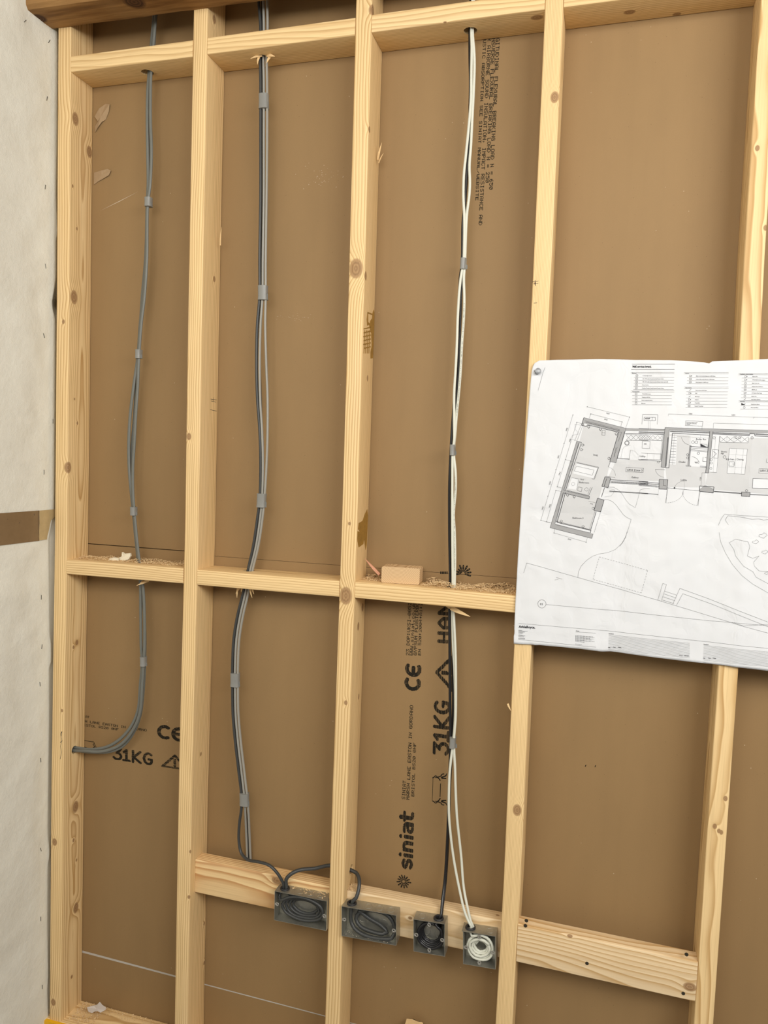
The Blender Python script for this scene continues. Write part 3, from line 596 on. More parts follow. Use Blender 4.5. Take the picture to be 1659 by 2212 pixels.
# offcut
p = PZ(828, 1257, 1200); zt = zmid(2)(p.x+45)+.8; a, b, c = PZ(827, 1256, zt), PZ(909, 1260, zt), PZ(921, 1248, zt)
ang = math.atan2(b.y-a.y, b.x-a.x)*.35; L = 90
M = Matrix.Translation((a.x, max(8, a.y*.6), zt)) @ Matrix.Rotation(ang, 4, 'Z'); mb = MB(); prof = []
for (ca, cb, s) in ((L-4, 34, 0), (4, 34, 1), (4, 4, 2), (L-4, 4, 3)):
    for k in range(4): t = math.pi/2*(s+k/3); prof.append((ca+4*math.cos(t), cb+4*math.sin(t)))
dep = 46
mb.loft([[M@Vector((u, 0, v)) for u, v in prof], [M@Vector((u, dep, v)) for u, v in prof]])
oc_m = N('pine_end_grain', .65, .25); cc = oc_m.obj(); v = oc_m.vm('MULTIPLY', oc_m.vm('SUBTRACT', cc, (-.002, 0, -.022)), (1, .02, 1)); r_ = oc_m.vm('LENGTH', v)
fr = oc_m.math('FRACT', oc_m.math('ADD', oc_m.math('MULTIPLY', r_, 330), oc_m.math('MULTIPLY', oc_m.noise(cc, 25, 2), 1.2)))
oc_m.color(oc_m.mix(oc_m.ramp(fr, [(0, (0,0,0)), (.8, (.8,)*3), (.92, (1,1,1)), (1, (0,0,0))]), (.76, .56, .33), (.44, .26, .12)))
tag(mb.build('timber_offcut', oc_m.m, auto=True), 'short timber offcut lying on the middle noggin, end grain facing out', 'timber offcut')
def sliver(name, base, tip, wd, th, mat, parent=None, split=0):
    base, tip = Vector(base), Vector(tip); d = (tip-base).normalized(); s = d.cross(Vector((0, 1, 0)))
    if s.length < .1: s = Vector((1, 0, 0))
    s.normalize(); n = d.cross(s); mb = MB(); rings = []
    for t, k in ((0, 1), (.35, .95), (.7, .55), (1, .06)):
        q = base.lerp(tip, t)+n*(2*math.sin(t*3)); rings.append([q+s*wd*k+n*th*k, q-s*wd*k+n*th*k, q-s*wd*k-n*th*k, q+s*wd*k-n*th*k])
    mb.loft(rings); return mb.build(name, mat, parent)
SPL = plain('fresh_pine_splinter', (.76, .54, .28), .6, .2, nz=.12, scale=150)
zu = 2429.6; h = hT[1]
for (bx, by, tx, ty, wd) in ((566, 119, 541, 127, 4), (560, 122, 556, 140, 3.5), (577, 119, 594, 122, 5), (584, 122, 576, 137, 4)):
    sliver('splinter', PY(bx, by, 36), PY(tx, ty, 30), wd*.8, .8, SPL, topn[1])
for (bx, by, tx, ty) in ((519, 1268, 509, 1283), (514, 1268, 512, 1292), (524, 1268, 521, 1279), (540, 1270, 545, 1292), (545, 1270, 549, 1284)): sliver('splinter', PY(bx, by, 34), PY(tx, ty, 28), 2.2, .6, SPL, midn[1])
for (bx, by, tx, ty, wd) in ((321, 1254, 295, 1265, 3), (310, 1256, 302, 1259, 2)): sliver('splinter', PY(bx, by, 34), PY(tx, ty, 22), wd, .8, SPL, midn[0])
for (bx, by, tx, ty, wd) in ((974, 1313, 1016, 1332, 5), (975, 1313, 962, 1309, 3)): sliver('splinter', PY(bx, by, 30), PY(tx, ty, 20), wd, .8, SPL, midn[2])
pk = plain('pink_splinter_wood', (.66, .34, .22), .6, .2, nz=.15, scale=200)
o = sliver('wood_splinter', PY(820, 1243, 36)+Vector((0, 0, 2)), PY(788, 1206, 52), 3.2, 1.6, pk); tag(o, 'long reddish splinter leaning between middle stud and offcut', 'splinter')
for (bx, by, tx, ty, i, wd) in ((816, 345, 825, 308, 2, 2.4), (818, 352, 829, 330, 2, 1.4), (1097, 1520, 1104, 1536, 3, 2), (476, 530, 479, 490, 1, 1.6)):
    sliver('splinter', PY(bx, by, 60 if i in (1, 2) else 0), PY(tx, ty, 52 if i in (1, 2) else -3), wd, .7, SPL, studs[i])
# foam scraps
def scrap(name, pts, y, mat, label, cat, th=1.5, curl=4, y2=None, parent=None, plane=None):
    P = [PY(q[0], q[1], y) for q in pts]; c = sum(P, Vector())/len(P); mb = MB(); ring0 = []
    n = len(P); top = [p+Vector((0, -th/2+curl*noise.noise(p*.07), 0)) for p in P]; bot = [p+Vector((0, th, 0)) for p in top]
    cm = c+Vector((0, -curl*.5, 0)); vs = top+bot+[cm, cm+Vector((0, th, 0))]; fs = []
    for i in range(n): j = (i+1)%n; fs += [(i, j, 2*n), (n+j, n+i, 2*n+1), (i, n+i, n+j, j)]
    mb.add(vs, fs); o = mb.build(name, mat, parent, smooth=False)
    if label: tag(o, label, cat)
    return o
def q2(ox, oy, s, L_): return [(ox+x/s, oy+y/s) for x, y in L_]
for k, (pts, y, lab) in enumerate(((q2(130,1160,5.72,[(775,185),(800,205),(865,200),(875,235),(850,275),(790,290),(725,280),(735,255),(768,238)]), 55, 'larger cream foam scrap on the sawdust, beside the grey cables'), (q2(130,1160,5.72,[(595,290),(620,265),(670,250),(715,262),(712,300),(650,302)]), 42, 'smaller cream foam scrap on the sawdust at left'))):
    scrap('foam_scrap', pts, y, FOAM, lab, 'foam scrap', 6, 4)
o = scrap('plastic_scrap', q2(60,2080,4.61,[(592,440),(650,432),(690,415),(718,385),(742,420),(775,452),(770,472),(728,490),(700,475),(672,478),(650,490),(612,482)]), 38, plain('translucent_plastic', (.62, .56, .52), .35, .5), 'torn pale plastic scrap on the sole plate by the leftmost stud', 'plastic scrap', 1, 5)
# end of a broken timber piece poking up at the lower edge
a = PY(876, 2208, 60); b = PY(912, 2208, 60); mb = MB(); n = 9; zz = PY(893, 2207, 60).z-5
top = [Vector((a.x+(b.x-a.x)*i/n, 60, zz+5*noise.noise(Vector((i*.9, 2, 1)))-abs(i-4)*.7)) for i in range(n+1)]
mb.loft([[Vector((p.x, 50, -78)) for p in top]+[Vector((p.x, 72, -78)) for p in reversed(top)], [Vector((p.x, 50, p.z)) for p in top]+[Vector((p.x, 72, p.z+2)) for p in reversed(top)]])
tag(mb.build('timber_offcut', SPL), 'rough broken end of timber poking up at the bottom edge below the boxes', 'timber offcut')
# torn paper flaps on the board
scrap('torn_flap', q2(0,0,2,[(408,545),(425,525),(410,505),(428,470),(455,447),(475,452),(470,480),(455,515),(440,528),(425,550),(410,572)]), BD-3, TORN, None, None, 1, 5, parent=sh_up)
scrap('torn_flap', q2(0,0,2,[(405,745),(440,738),(465,730),(480,738),(470,758),(440,775),(420,785),(405,797)]), BD-3, TORN, None, None, 1, 4, parent=sh_up)
# glue smears on the middle stud (right side face)
def smear(pts, i, name='glue_smear', mat=GLUE):
    P = []
    for (px, py) in pts: z = PY(px, py, 0).z; xs = stud_x(i, z)+38; p = PX(px, py, xs); P.append(Vector((xs+.15, min(88, max(3, p.y)), p.z)))
    mb = MB(); c = sum(P, Vector())/len(P); mb.loft([P, [p+Vector((.5, 0, 0)) for p in P]]); return mb.build(name, mat, studs[i])
S6 = lambda L_: q2(700, 560, 7.375, L_)
smear(S6([(770,860),(790,800),(798,850),(795,1060),(785,1300),(780,1480),(775,1575),(740,1580),(738,1480),(758,1380),(750,1180),(720,1060),(735,980),(765,940)]), 2)
smear(S6([(690,840),(740,855),(765,870),(765,885),(700,865),(700,1000),(740,1040),(685,1055),(678,960)]), 2)
for k in range(6):
    y0 = 1100+k*62; smear(S6([(625+(k%2)*8, y0), (740, y0-25), (742, y0-8), (628, y0+18)]), 2)
for xx in (640, 668, 695, 720): smear(S6([(xx, 1130), (xx+8, 1130), (xx-4, 1500), (xx-12, 1500)]), 2)
C3 = lambda L_: q2(0, 1100, 1.9988, L_)
smear(C3([(1575,20),(1585,0),(1588,30),(1583,150),(1578,175),(1570,120),(1545,85),(1548,60),(1565,50)]), 2)
smear(C3([(1543,95),(1575,100),(1568,150),(1548,165),(1540,130)]), 2)

# ------------------------------------------------------------------ ink on the boards
class Ink:
    """raster ink: cells in local (u along the writing, v up the glyph) printed as runs with the head's gaps"""
    def __init__(s): s.mb = MB(); s.rnd = random.Random(5)
    def frame(s, a, b, up_sign, y=PRN):
        A, B = PY(*a, y), PY(*b, y); s.A = A; s.u = (B-A); s.L = s.u.length; s.u.normalize(); s.w = Vector((-s.u.z, 0, s.u.x))*up_sign; s.y = y
    def quad(s, u0, u1, v0, v1):
        P = [s.A+s.u*u+s.w*v for u, v in ((u0, v0), (u1, v0), (u1, v1), (u0, v1))]; s.mb.add([(p.x, s.y, p.z) for p in P], [(0,1,2,3)])
F5 = {'0':'3E5149453E','1':'00427F4000','2':'4261514946','3':'2141454B31','4':'1814127F10','5':'2745454539','6':'3C4A494930','7':'0171090503','8':'3649494936','9':'064949291E',
'A':'7E1111117E','B':'7F49494936','C':'3E41414122','D':'7F4141221C','E':'7F49494941','F':'7F09090901','G':'3E4149497A','H':'7F0808087F','I':'00417F4100','J':'2040413F01','K':'7F08142241','L':'7F40404040','M':'7F020C027F','N':'7F0408107F','O':'3E4141413E','P':'7F09090906','R':'7F09192946','S':'4649494931','T':'01017F0101','U':'3F4040403F','V':'1F2040201F','W':'3F4038403F','X':'6314081463','Y':'0708700807','Z':'6151494543',
'a':'2054545478','c':'3844444420','i':'00447D4000','k':'7F10284400','n':'7C08040478','o':'3844444438','s':'4854545420','t':'043F444020','u':'3C4040207C','-':'0808080808','.':'0060600000',':':'0036360000','/':'2010080402','=':'1414141414','+':'08083E0808',',':'0050300000',' ':'0000000000','(':'001C224100'}
def dots(ink, text, a, b, up_sign, hpx, heavy=1.0):
    ink.frame(a, b, up_sign); cw = ink.L/len(text); cell = cw/6; A = PY(*a, PRN); hh = hpx*1.12; ch = hh/7
    for i, c in enumerate(text):
        cols = bytes.fromhex(F5.get(c, '0000000000'))
        for j, col in enumerate(cols):
            r = 0
            while r < 7:
                if col >> r & 1:
                    e = r
                    while e < 7 and col >> e & 1: e += 1
                    jx = ink.rnd.uniform(-.08, .08)*cell
                    u0 = i*cw+j*cell+jx; ink.quad(u0, u0+cell*1.12*heavy, (7-e)*ch, (7-r)*ch+ch*.06); r = e
                else: r += 1
def strokes(ink, segs, a, b, up_sign, hmm, units, wd, rows=34, gap=.18, fill=None, cellu=.022):
    """segs: polylines in units (x to `units`, y 0..1); printed as cross runs"""
    ink.frame(a, b, up_sign); su = ink.L/units; S2 = []
    for pl in segs:
        for p, q in zip(pl, pl[1:]): S2.append((p[0], p[1], q[0], q[1]))
    def ins(x, y):
        for (ax, ay, bx, by) in S2:
            dx, dy = bx-ax, by-ay; l = dx*dx+dy*dy; t = 0 if l == 0 else max(0, min(1, ((x-ax)*dx+(y-ay)*dy)/l))
            if (x-ax-t*dx)**2+(y-ay-t*dy)**2 <= wd*wd: return True
        return False
    y0 = -.1; y1 = 1.12; nx = int((units+.2)/cellu)
    for r in range(rows):
        v = y0+(y1-y0)*(r+.5)/rows; sh = ink.rnd.uniform(-.5, .5)*cellu; g = (.55 if ink.rnd.random() < gap else .92); run = None
        for k in range(nx+1):
            x = -.1+k*cellu; on = k < nx and ins(x, v)
            if on and ink.rnd.random() < .012: on = False
            if on and run is None: run = x
            if not on and run is not None:
                hv = (y1-y0)/rows*hmm; ink.quad((run+sh)*su, (x+sh)*su, v*hmm-hv*.5*g, v*hmm+hv*.5*g); run = None
def arc(cx, cy, rx, ry, a0, a1, n=14): return [(cx+rx*math.cos(math.radians(a0+(a1-a0)*i/n)), cy+ry*math.sin(math.radians(a0+(a1-a0)*i/n))) for i in range(n+1)]
G31 = [[(.05,.98),(.6,.98),(.3,.6)], arc(.33,.32,.3,.3,85,-150), [(.85,.78),(1.05,.98),(1.05,.03)], [(.82,.03),(1.28,.03)], [(1.55,0),(1.55,1)], [(2.1,1),(1.6,.45),(2.12,0)], arc(2.72,.5,.33,.48,50,310), [(2.94,.14),(2.97,.45),(2.75,.45)]]
CEs = [arc(.5,.5,.45,.48,60,300), arc(1.55,.5,.45,.48,60,300), [(1.12,.5),(1.65,.5)]]
TRI = [[(0,0),(.62,1),(1.24,0),(0,0)], [(.62,.66),(.62,.34)], [(.62,.2),(.62,.16)]]
HAN = [[(0,0),(0,1)],[(.5,0),(.5,1)],[(0,.5),(.5,.5)], [(.85,0),(.85,.6),(1.12,1),(1.4,.6),(1.4,0)],[(.85,.4),(1.4,.4)], [(1.72,0),(1.72,1),(2.3,0),(2.3,1)]]
SIN = [arc(.28,.52,.2,.19,30,180,8)+arc(.28,.2,.2,.18,90,-150,8)[0:], [(.75,0),(.75,.58)], [(.75,.93),(.75,.95)], [(1.05,0),(1.05,.66)], arc(1.25,.42,.2,.26,170,0,8)+[(1.45,0)], [(1.78,0),(1.78,.58)], [(1.78,.93),(1.78,.95)], [(2.08,.66)]+arc(2.3,.45,.2,.22,100,0,6)+[(2.5,0),(2.25,0)]+arc(2.25,.2,.17,.18,270,90,6)+[(2.5,.38)], [(2.85,1.0),(2.85,.2)]+arc(3.0,.18,.15,.16,180,270,4)+[(3.1,.02)], [(2.7,.68),(3.1,.68)]]
def star(ink, c, R, th=(0, 360), n=13, y=PRN):
    P = PY(*c, y); ink.y = y
    for i in range(n):
        a = math.radians(th[0]+(th[1]-th[0])*i/(n if th[1]-th[0] == 360 else n-1)); d = Vector((math.cos(a), 0, math.sin(a))); s = Vector((-d.z, 0, d.x))
        r1 = R*ink.rnd.uniform(.78, 1.12); pr = [(.16, .03), (.4, .075), (.72, .11), (.95, .06)]
        for (a0, w0), (a1, w1) in zip(pr, pr[1:]):
            g = .03; ink.mb.add([P+d*r1*(a0+g)-s*R*w0, P+d*r1*(a0+g)+s*R*w0, P+d*r1*a1+s*R*w1, P+d*r1*a1-s*R*w1], [(0,1,2,3)])
def line_px(ink, pts, wd, y=PRN):
    P = [PY(*p, y) for p in pts]
    for a, b in zip(P, P[1:]):
        d = (b-a); 
        if d.length < 1e-6: continue
        d.normalize(); s = Vector((-d.z, 0, d.x))*wd/2; ink.mb.add([a-s, b-s, b+s, a+s], [(0,1,2,3)])
Z6 = lambda L_: q2(820, 1500, 5.03, L_)
# lower middle sheet, reads upward: up vector points left in the photo -> sign +1 (w = u rotated +90)
ik = Ink()
strokes(ik, SIN, (889, 1879), (892, 1757), 1, 31, 3.15, .115, 30, .18)
star(ik, (872, 1904), 18)
ik.mb.build('printed_logo', INK, sh_lm)
ik = Ink()
dots(ik, 'SINIAT', (875, 1727), (877.5, 1686), 1, 7.4); dots(ik, 'MARSH LANE EASTON IN GORDANO', (884.3, 1728), (892.5, 1523), 1, 7.2); dots(ik, 'BRISTOL BS20 0NF', (894.6, 1721), (899, 1604), 1, 6.4)
dots(ik, '23 DOP:UKSI-0052', (884, 1416), (888.7, 1301), 1, 7); dots(ik, 'WWW.siniat.co.uk', (892, 1416), (897, 1301), 1, 7); dots(ik, 'GYPSUM PLASTERBO', (900.3, 1416), (905, 1301), 1, 7); dots(ik, 'EN 520:2004+A1:2', (909, 1416), (912.5, 1301), 1, 6)
ik.mb.build('printed_text', INK, sh_lm)
ik = Ink(); strokes(ik, G31, (968, 1632), (971, 1514), 1, 35, 3.1, .105, 34, .22); 
ik.mb.build('printed_weight_mark', INK, sh_lm); ik = Ink(); strokes(ik, CEs, (905, 1492), (908, 1433), 1, 33, 2.05, .14, 30, .18); ik.mb.build('printed_ce_mark', INK, sh_lm); ik = Ink()
strokes(ik, TRI, (977, 1491), (977, 1420), 1, 38, 1.24, .075, 32, .25); ik.mb.build('printed_warning_triangle', INK, sh_lm); ik = Ink(); strokes(ik, HAN, (971, 1387), (972, 1306), 1, 27, 2.3, .11, 28, .25)
ik.mb.build('printed_handling_text', INK, sh_lm)
ik = Ink()
def lifter(ik, T_):
    line_px(ik, T_([(0, 0), (8, -250)]), 1.0); line_px(ik, T_([(85, -45), (90, -190)]), 1.6)
    for (s, e) in ((0, 1), (-250, -1)):
        line_px(ik, T_([(2, s), (20, s+8*e), (35, s+25*e)]), 2.4); line_px(ik, T_([(35, s+25*e), (52, s+18*e), (48, s+4*e), (32, s+4*e)]), 2.0)
        line_px(ik, T_([(50, s+12*e), (75, s-10*e), (88, s-30*e)]), 2.6); line_px(ik, T_([(62, s+8*e), (95, s+22*e), (105, s+40*e), (130, s+45*e)]), 2.4)
        line_px(ik, T_([(95, s+5*e), (120, s+12*e), (150, s+25*e)]), 3.0); line_px(ik, T_([(100, s-2*e), (125, s-5*e), (152, s-6*e)]), 3.0); line_px(ik, T_([(150, s+25*e), (158, s+48*e)]), 2)
lifter(ik, lambda L_: Z6([(572+(x*1.0), 1158+y) for x, y in L_]))
ik.mb.build('printed_lifting_symbol', INK, sh_lm)
# upper sheet, reads downward
ik = Ink()
dots(ik, 'GITUDINAL FLEXURAL BREAKING LOAD N = 650', (1071.5, 83), (1056.5, 411), 1, 7.4); dots(ik, 'NSVERSE FLEXURAL BREAKING LOAD N = 250', (1062.5, 83), (1048.8, 396), 1, 7.2)
dots(ik, 'R AIRBORNE SOUND INSULATION, IMPACT RESISTANCE AND', (1053.5, 82), (1033.7, 488), 1, 7.2); dots(ik, 'USTIC ABSORPTION SEE SINIAT MANUAL/WEBSITE', (1043.8, 86), (1026.8, 434), 1, 6, 1.0)
ik.mb.build('printed_text', INK, sh_up)
ik = Ink(); star(ik, (1000, 1239), 21, (-12, 190), 9)
for k in range(5): line_px(ik, [(952+k*3.4, 1234.5), (952+k*3.4, 1240)], 2.6)
ik.mb.build('printed_logo', INK, sh_up)
ik = Ink(); ik.y = PRN-.02
ik.mb.add([PY(x, y, PRN) for x, y in ((215, 456), (258, 434), (300, 413), (258, 435.6))], [(0,1,2,3)])
for k in range(46): 
    x, y = random.gauss(690, 26), random.gauss(385, 14); p = PY(x, y, PRN); r = random.uniform(.5, 1.3); ik.mb.add([p+Vector((-r, 0, -r)), p+Vector((r, 0, -r*.5)), p+Vector((0, 0, r))], [(0,1,2)])
for k in range(24):
    x, y = random.gauss(640, 18), random.gauss(688, 5); p = PY(x, y, PRN); r = random.uniform(.4, 1); ik.mb.add([p+Vector((-r*3, 0, -r*.3)), p+Vector((r*3, 0, 0)), p+Vector((0, 0, r*.6))], [(0,1,2)])
ik.mb.build('scuff_marks', plain('pale_scuff', (.52, .42, .31), .8, .2), sh_up)
# lower left sheet, reads level
ik = Ink()
dots(ik, 'H LANE EASTON IN GORDANO', (183.5, 1560.5), (317.5, 1580.5), 1, 6.2); dots(ik, 'ISTOL BS20 0NF', (181, 1568.5), (257, 1578.5), 1, 5.8); dots(ik, 'IAT', (181, 1549.6), (193.5, 1551.8), 1, 5.8)
ik.mb.build('printed_text', INK, sh_ll)
ik = Ink(); strokes(ik, G31, (243.6, 1639), (331, 1652.5), 1, 30, 3.1, .1, 30, .2); ik.mb.build('printed_weight_mark', INK, sh_ll); ik = Ink(); strokes(ik, CEs, (341, 1592), (401, 1602), 1, 32, 2.05, .135, 28, .12); ik.mb.build('printed_ce_mark', INK, sh_ll); ik = Ink(); strokes(ik, TRI, (350.5, 1655), (404, 1663), 1, 34, 1.24, .07, 28, .2)
ik.mb.build('printed_warning_triangle', INK, sh_ll)
ik = Ink(); Z7 = lambda L_: q2(150, 1500, 6.144, L_)
for pl in ([(180,610),(325,632)], [(200,700),(290,722)], [(325,632),(330,655),(350,690),(355,730)], [(330,650),(312,665),(335,690),(310,712),(288,724)], [(335,690),(325,715),(330,730)]): line_px(ik, Z7(pl), 1.6)
ik.mb.build('printed_lifting_symbol', INK, sh_ll)
ik = Ink()
for (x, y) in ((1265, 1654), (1286, 1655)): line_px(ik, [(x-1, y+2), (x+1, y-2)], 1.6)
ik.mb.build('pin_marks', INK, sh_lr)
# pencil marks on studs
def pencil(i, pls, wd, face='F'):
    mb = MB()
    for pl in pls:
        if face == 'F': P = [PY(*p, -.12) for p in pl]; ax = 0
        else: P = [PX(*p, stud_x(i, PY(*p, 0).z)+38.15) for p in pl]; ax = 1
        for a, b in zip(P, P[1:]):
            d = (b-a).normalized(); s = d.cross(Vector((0, 1, 0)) if ax == 0 else Vector((1, 0, 0))).normalized()*wd/2; mb.add([a-s, b-s, b+s, a+s], [(0,1,2,3)])
    mb.build('pencil_mark', PINK, studs[i])
pencil(0, [[(132,1592),(134,1580),(131,1585),(134,1600),(131,1612),(133,1625),(130,1640)],[(130,1605),(133,1600)]], 1.2)
pencil(3, [[(1150,609),(1163,607)],[(1152,613),(1163,612)],[(1153,655),(1160,654)],[(1156,605),(1157,618)]], .9)
pencil(1, [[(455,862),(468,864)],[(456,866),(467,869)],[(454,885),(468,888)],[(461,858),(460,868)]], 1.0, 'S')
def lettering(path, y):
    mb = MB(); rnd = random.Random(4)
    for a, b in zip(path, path[1:]):
        A, B = PY(*a, y), PY(*b, y); L = (B-A).length; u = (B-A)/L; s_ = Vector((-u.z, 0, u.x)); t = 0
        while t < L-1.6:
            if rnd.random() < .84:
                for k in range(3):
                    if rnd.random() < .75: c = A+u*(t+k*.5)+s_*rnd.uniform(-.5, .5); w2 = rnd.uniform(.35, .9); mb.add([c-s_*w2, c+s_*w2, c+s_*w2+u*.28, c-s_*w2+u*.28], [(0,1,2,3)])
            t += 1.9
    mb.build('cable_lettering', INK, bpy.data.objects['cable.011'])
lettering([(1003,655),(1001.2,700),(998.4,740),(995.2,800),(991,850),(986.2,900)], 39.6); lettering([(983,1030),(983.5,1060),(980.5,1110),(982,1150),(982.5,1200),(982.2,1235)], 39.6)
# ------------------------------------------------------------------ drawing pinned to the studs
TOPE = [(1165,779),(1200,777.5),(1290,776),(1380,777),(1450,778),(1500,781),(1524,783),(1531,787),(1534,781),(1580,779),(1659,776)]
LEFTE = [(1165,779),(1153,786),(1149,800),(1146,830),(1140,900),(1132,1000),(1125,1100),(1119,1200),(1113,1310),(1111,1362),(1113,1366),(1110,1370),(1110,1390)]
BOTE = [(1110,1390),(1150,1392),(1158,1394),(1162,1393),(1250,1401),(1300,1407.5),(1318,1407),(1400,1418),(1480,1428),(1560,1436),(1659,1448.5)]
PYP = -4
def interp(tab, x):
    if x <= tab[0][0]: return tab[0][1]
    for (a, va), (b, vb) in zip(tab, tab[1:]):
        if x <= b: return va+(vb-va)*(x-a)/(b-a) if b > a else vb
    (a, va), (b, vb) = tab[-2:]; return vb
tT = [(lambda p: (p.x, p.z))(PY(*q, PYP)) for q in TOPE]; tB = [(lambda p: (p.x, p.z))(PY(*q, PYP)) for q in BOTE]
tL = sorted([(lambda p: (p.z, p.x))(PY(*q, PYP)) for q in LEFTE])
f1 = PY(1352, 1100, PYP).x; f2 = PY(1614, 1100, PYP).x; fz = PY(1400, 1118, PYP).z
def paper_y(x, z):
    bow = 5*math.sin(max(0, min(1, (x-1243)/378))*math.pi) if x < 1621 else 0
    yy = PYP - 1.5 + bow*.0
    for f, s in ((f1, 1), (f2, -1)): yy += s*3.4*math.exp(-abs(x-f)/26)
    yy += 2.4*math.exp(-abs(z-fz)/24)
    yy += 2.6*noise.noise(Vector((x*.011, z*.008, 7))) + 1.5*abs(noise.noise(Vector((x*.016+z*.007, z*.02, 2)))) + .8*noise.noise(Vector((x*.045, z*.04, 4)))
    return min(yy, -1.2)
px_r = 2045; nx, nz = 150, 110; vs = []; fs = []; xl0 = 1200
def paper_grid(u, v):
    zt_ = interp(tT, xl0+(px_r-xl0)*u); z_ = interp(tB, xl0+(px_r-xl0)*u); z = z_+(zt_-z_)*v
    xl = interp(tL, z); xr = px_r; x = xl+(xr-xl)*u
    zt_ = interp(tT, x) if x < 1673 else 1715; zb_ = interp(tB, x); z = zb_+(zt_-zb_)*v
    if u == 0: x = interp(tL, z)
    return x, z
us = []
for i in range(nx+1): us.append((i/nx)**1.15)
for u in us:
    for j in range(nz+1): x, z = paper_grid(u, j/nz); vs.append(Vector((x, paper_y(x, z), z)))
for i in range(nx):
    for j in range(nz): fs.append((i*(nz+1)+j, (i+1)*(nz+1)+j, (i+1)*(nz+1)+j+1, i*(nz+1)+j+1))
mb = MB(); mb.add(vs, fs); paper = mb.build('paper_drawing', paper_mat(), smooth=True)
tag(paper, 'large creased white paper floor plan pinned across the two right studs', 'paper drawing')
md = paper.modifiers.new('thick', 'SOLIDIFY'); md.thickness = .00025; md.offset = 0

class Plan:
    def __init__(s, off=.45): s.mb = MB(); s.off = off
    def P(s, q): p = PY(q[0], q[1], PYP); return Vector((p.x, paper_y(p.x, p.z)-s.off, p.z))
    def line(s, pts, wd=.5, close=False, dash=None):
        pts = list(pts)+([pts[0]] if close else [])
        for a, b in zip(pts, pts[1:]):
            L = math.hypot(b[0]-a[0], b[1]-a[1])
            if L < .05: continue
            segs = []
            if dash:
                t = 0
                while t < L: segs.append((t, min(L, t+dash))); t += dash*1.8
            else: segs = [(0, L)]
            dx, dy = (b[0]-a[0])/L, (b[1]-a[1])/L; sx, sy = -dy*wd/2, dx*wd/2
            for t0, t1 in segs:
                n = max(1, int((t1-t0)/9)+1); vs = []
                for k in range(n+1):
                    t = t0+(t1-t0)*k/n; x, y = a[0]+dx*t, a[1]+dy*t; vs += [s.P((x-sx, y-sy)), s.P((x+sx, y+sy))]
                s.mb.add(vs, [(2*k, 2*k+1, 2*k+3, 2*k+2) for k in range(n)])
    def poly(s, pts, step=7):
        bm = bmesh.new(); vv = [bm.verts.new((x, y, 0)) for x, y in pts]; f = bm.faces.new(vv); bmesh.ops.triangulate(bm, faces=[f])
        for _ in range(5):
            es = [e for e in bm.edges if e.calc_length() > step]
            if not es: break
            bmesh.ops.subdivide_edges(bm, edges=es, cuts=1); bmesh.ops.triangulate(bm, faces=bm.faces[:])
        bm.verts.index_update(); s.mb.add([s.P((v.co.x, v.co.y)) for v in bm.verts], [tuple(v.index for v in f.verts) for f in bm.faces]); bm.free()
    def text(s, t, x, y, h, ang=0, bold=0, align='LEFT', sx=1):
        cu = bpy.data.curves.new('t', 'FONT'); cu.body = t; cu.size = 1; cu.offset = bold; cu.align_x = align; cu.resolution_u = 2
        o = bpy.data.objects.new('t', cu); C.objects.link(o); dg = bpy.context.evaluated_depsgraph_get(); dg.update(); me = o.evaluated_get(dg).to_mesh()
        k = h/.70; a = math.radians(ang); vs = []
        for v in me.vertices:
            u, w_ = v.co.x*k*sx, v.co.y*k; vs.append(s.P((x+u*math.cos(a)+w_*math.sin(a), y+u*math.sin(a)-w_*math.cos(a))))
        s.mb.add(vs, [tuple(p.vertices) for p in me.polygons]); o.evaluated_get(dg).to_mesh_clear(); bpy.data.objects.remove(o); bpy.data.curves.remove(cu)
    def circ(s, x, y, r, wd=.5, n=20): s.line([(x+r*math.cos(2*math.pi*i/n), y+r*math.sin(2*math.pi*i/n)) for i in range(n)], wd, True)
    def build(s, name, mat, parent=None): return s.mb.build(name, mat, parent or paper)
A1 = lambda L_: q2(1100, 760, 5.267, L_)
A2 = lambda L_: q2(1380, 760, 5.946, L_)
A3 = lambda L_: q2(1100, 1150, 2.968, L_)
# floors
g = Plan(.35)
g.poly(A1([(850,830),(1250,920),(1150,1250),(1330,870+330),(1340,900),(1580,930),(1580,1450),(1150,1455),(1110,1420),(1060,1530),(985,1800),(920,2030),(540,1940),(790,1060)]) if False else A1([(850,830),(1250,920),(1150,1250),(1110,1420),(1060,1530),(985,1800),(920,2030),(540,1940),(790,1060)]))
g.poly(A1([(1220,1230),(1370,1225),(1475,1230),(1760,1240),(1760,1470),(1150,1455),(1130,1420)]))
g.poly(A2([(395,1060),(650,1075),(655,1200),(650,1470),(860,1480),(855,1555),(858,1720),(780,1740),(365,1735),(345,1500)]))
g.poly(A2([(950,1100),(1659,1110),(1690,1830),(965,1770),(860,1700),(880,1555),(920,1555)]))
g.build('plan_floor_fill', PLIGHT)
w_ = Plan(.5)
PW = plain('plan_white', (.71, .73, .76), .75, .2)
for L_ in ([(1165,1238),(1390,1250),(1355,1572),(1130,1560)], [(945,1075),(1035,1075),(1005,1550),(905,1545)], [(1040,1085),(1405,1095),(1400,1168),(1040,1160)], [(665,1060),(905,1070),(885,1230),(660,1215)], [(0,1070),(305,1075),(300,1140),(0,1135)], [(385,1080),(490,1085),(475,1450),(390,1445)], [(1460,1625),(1659,1632),(1659,1752),(1452,1748)]): w_.poly(A2(L_))
for L_ in ([(770,1265),(1010,1320),(965,1440),(725,1385)], [(715,1430),(790,1450),(765,1570),(665,1555)]): w_.poly(A1(L_))
w_.build('plan_white_areas', PW)
g = Plan(.6)
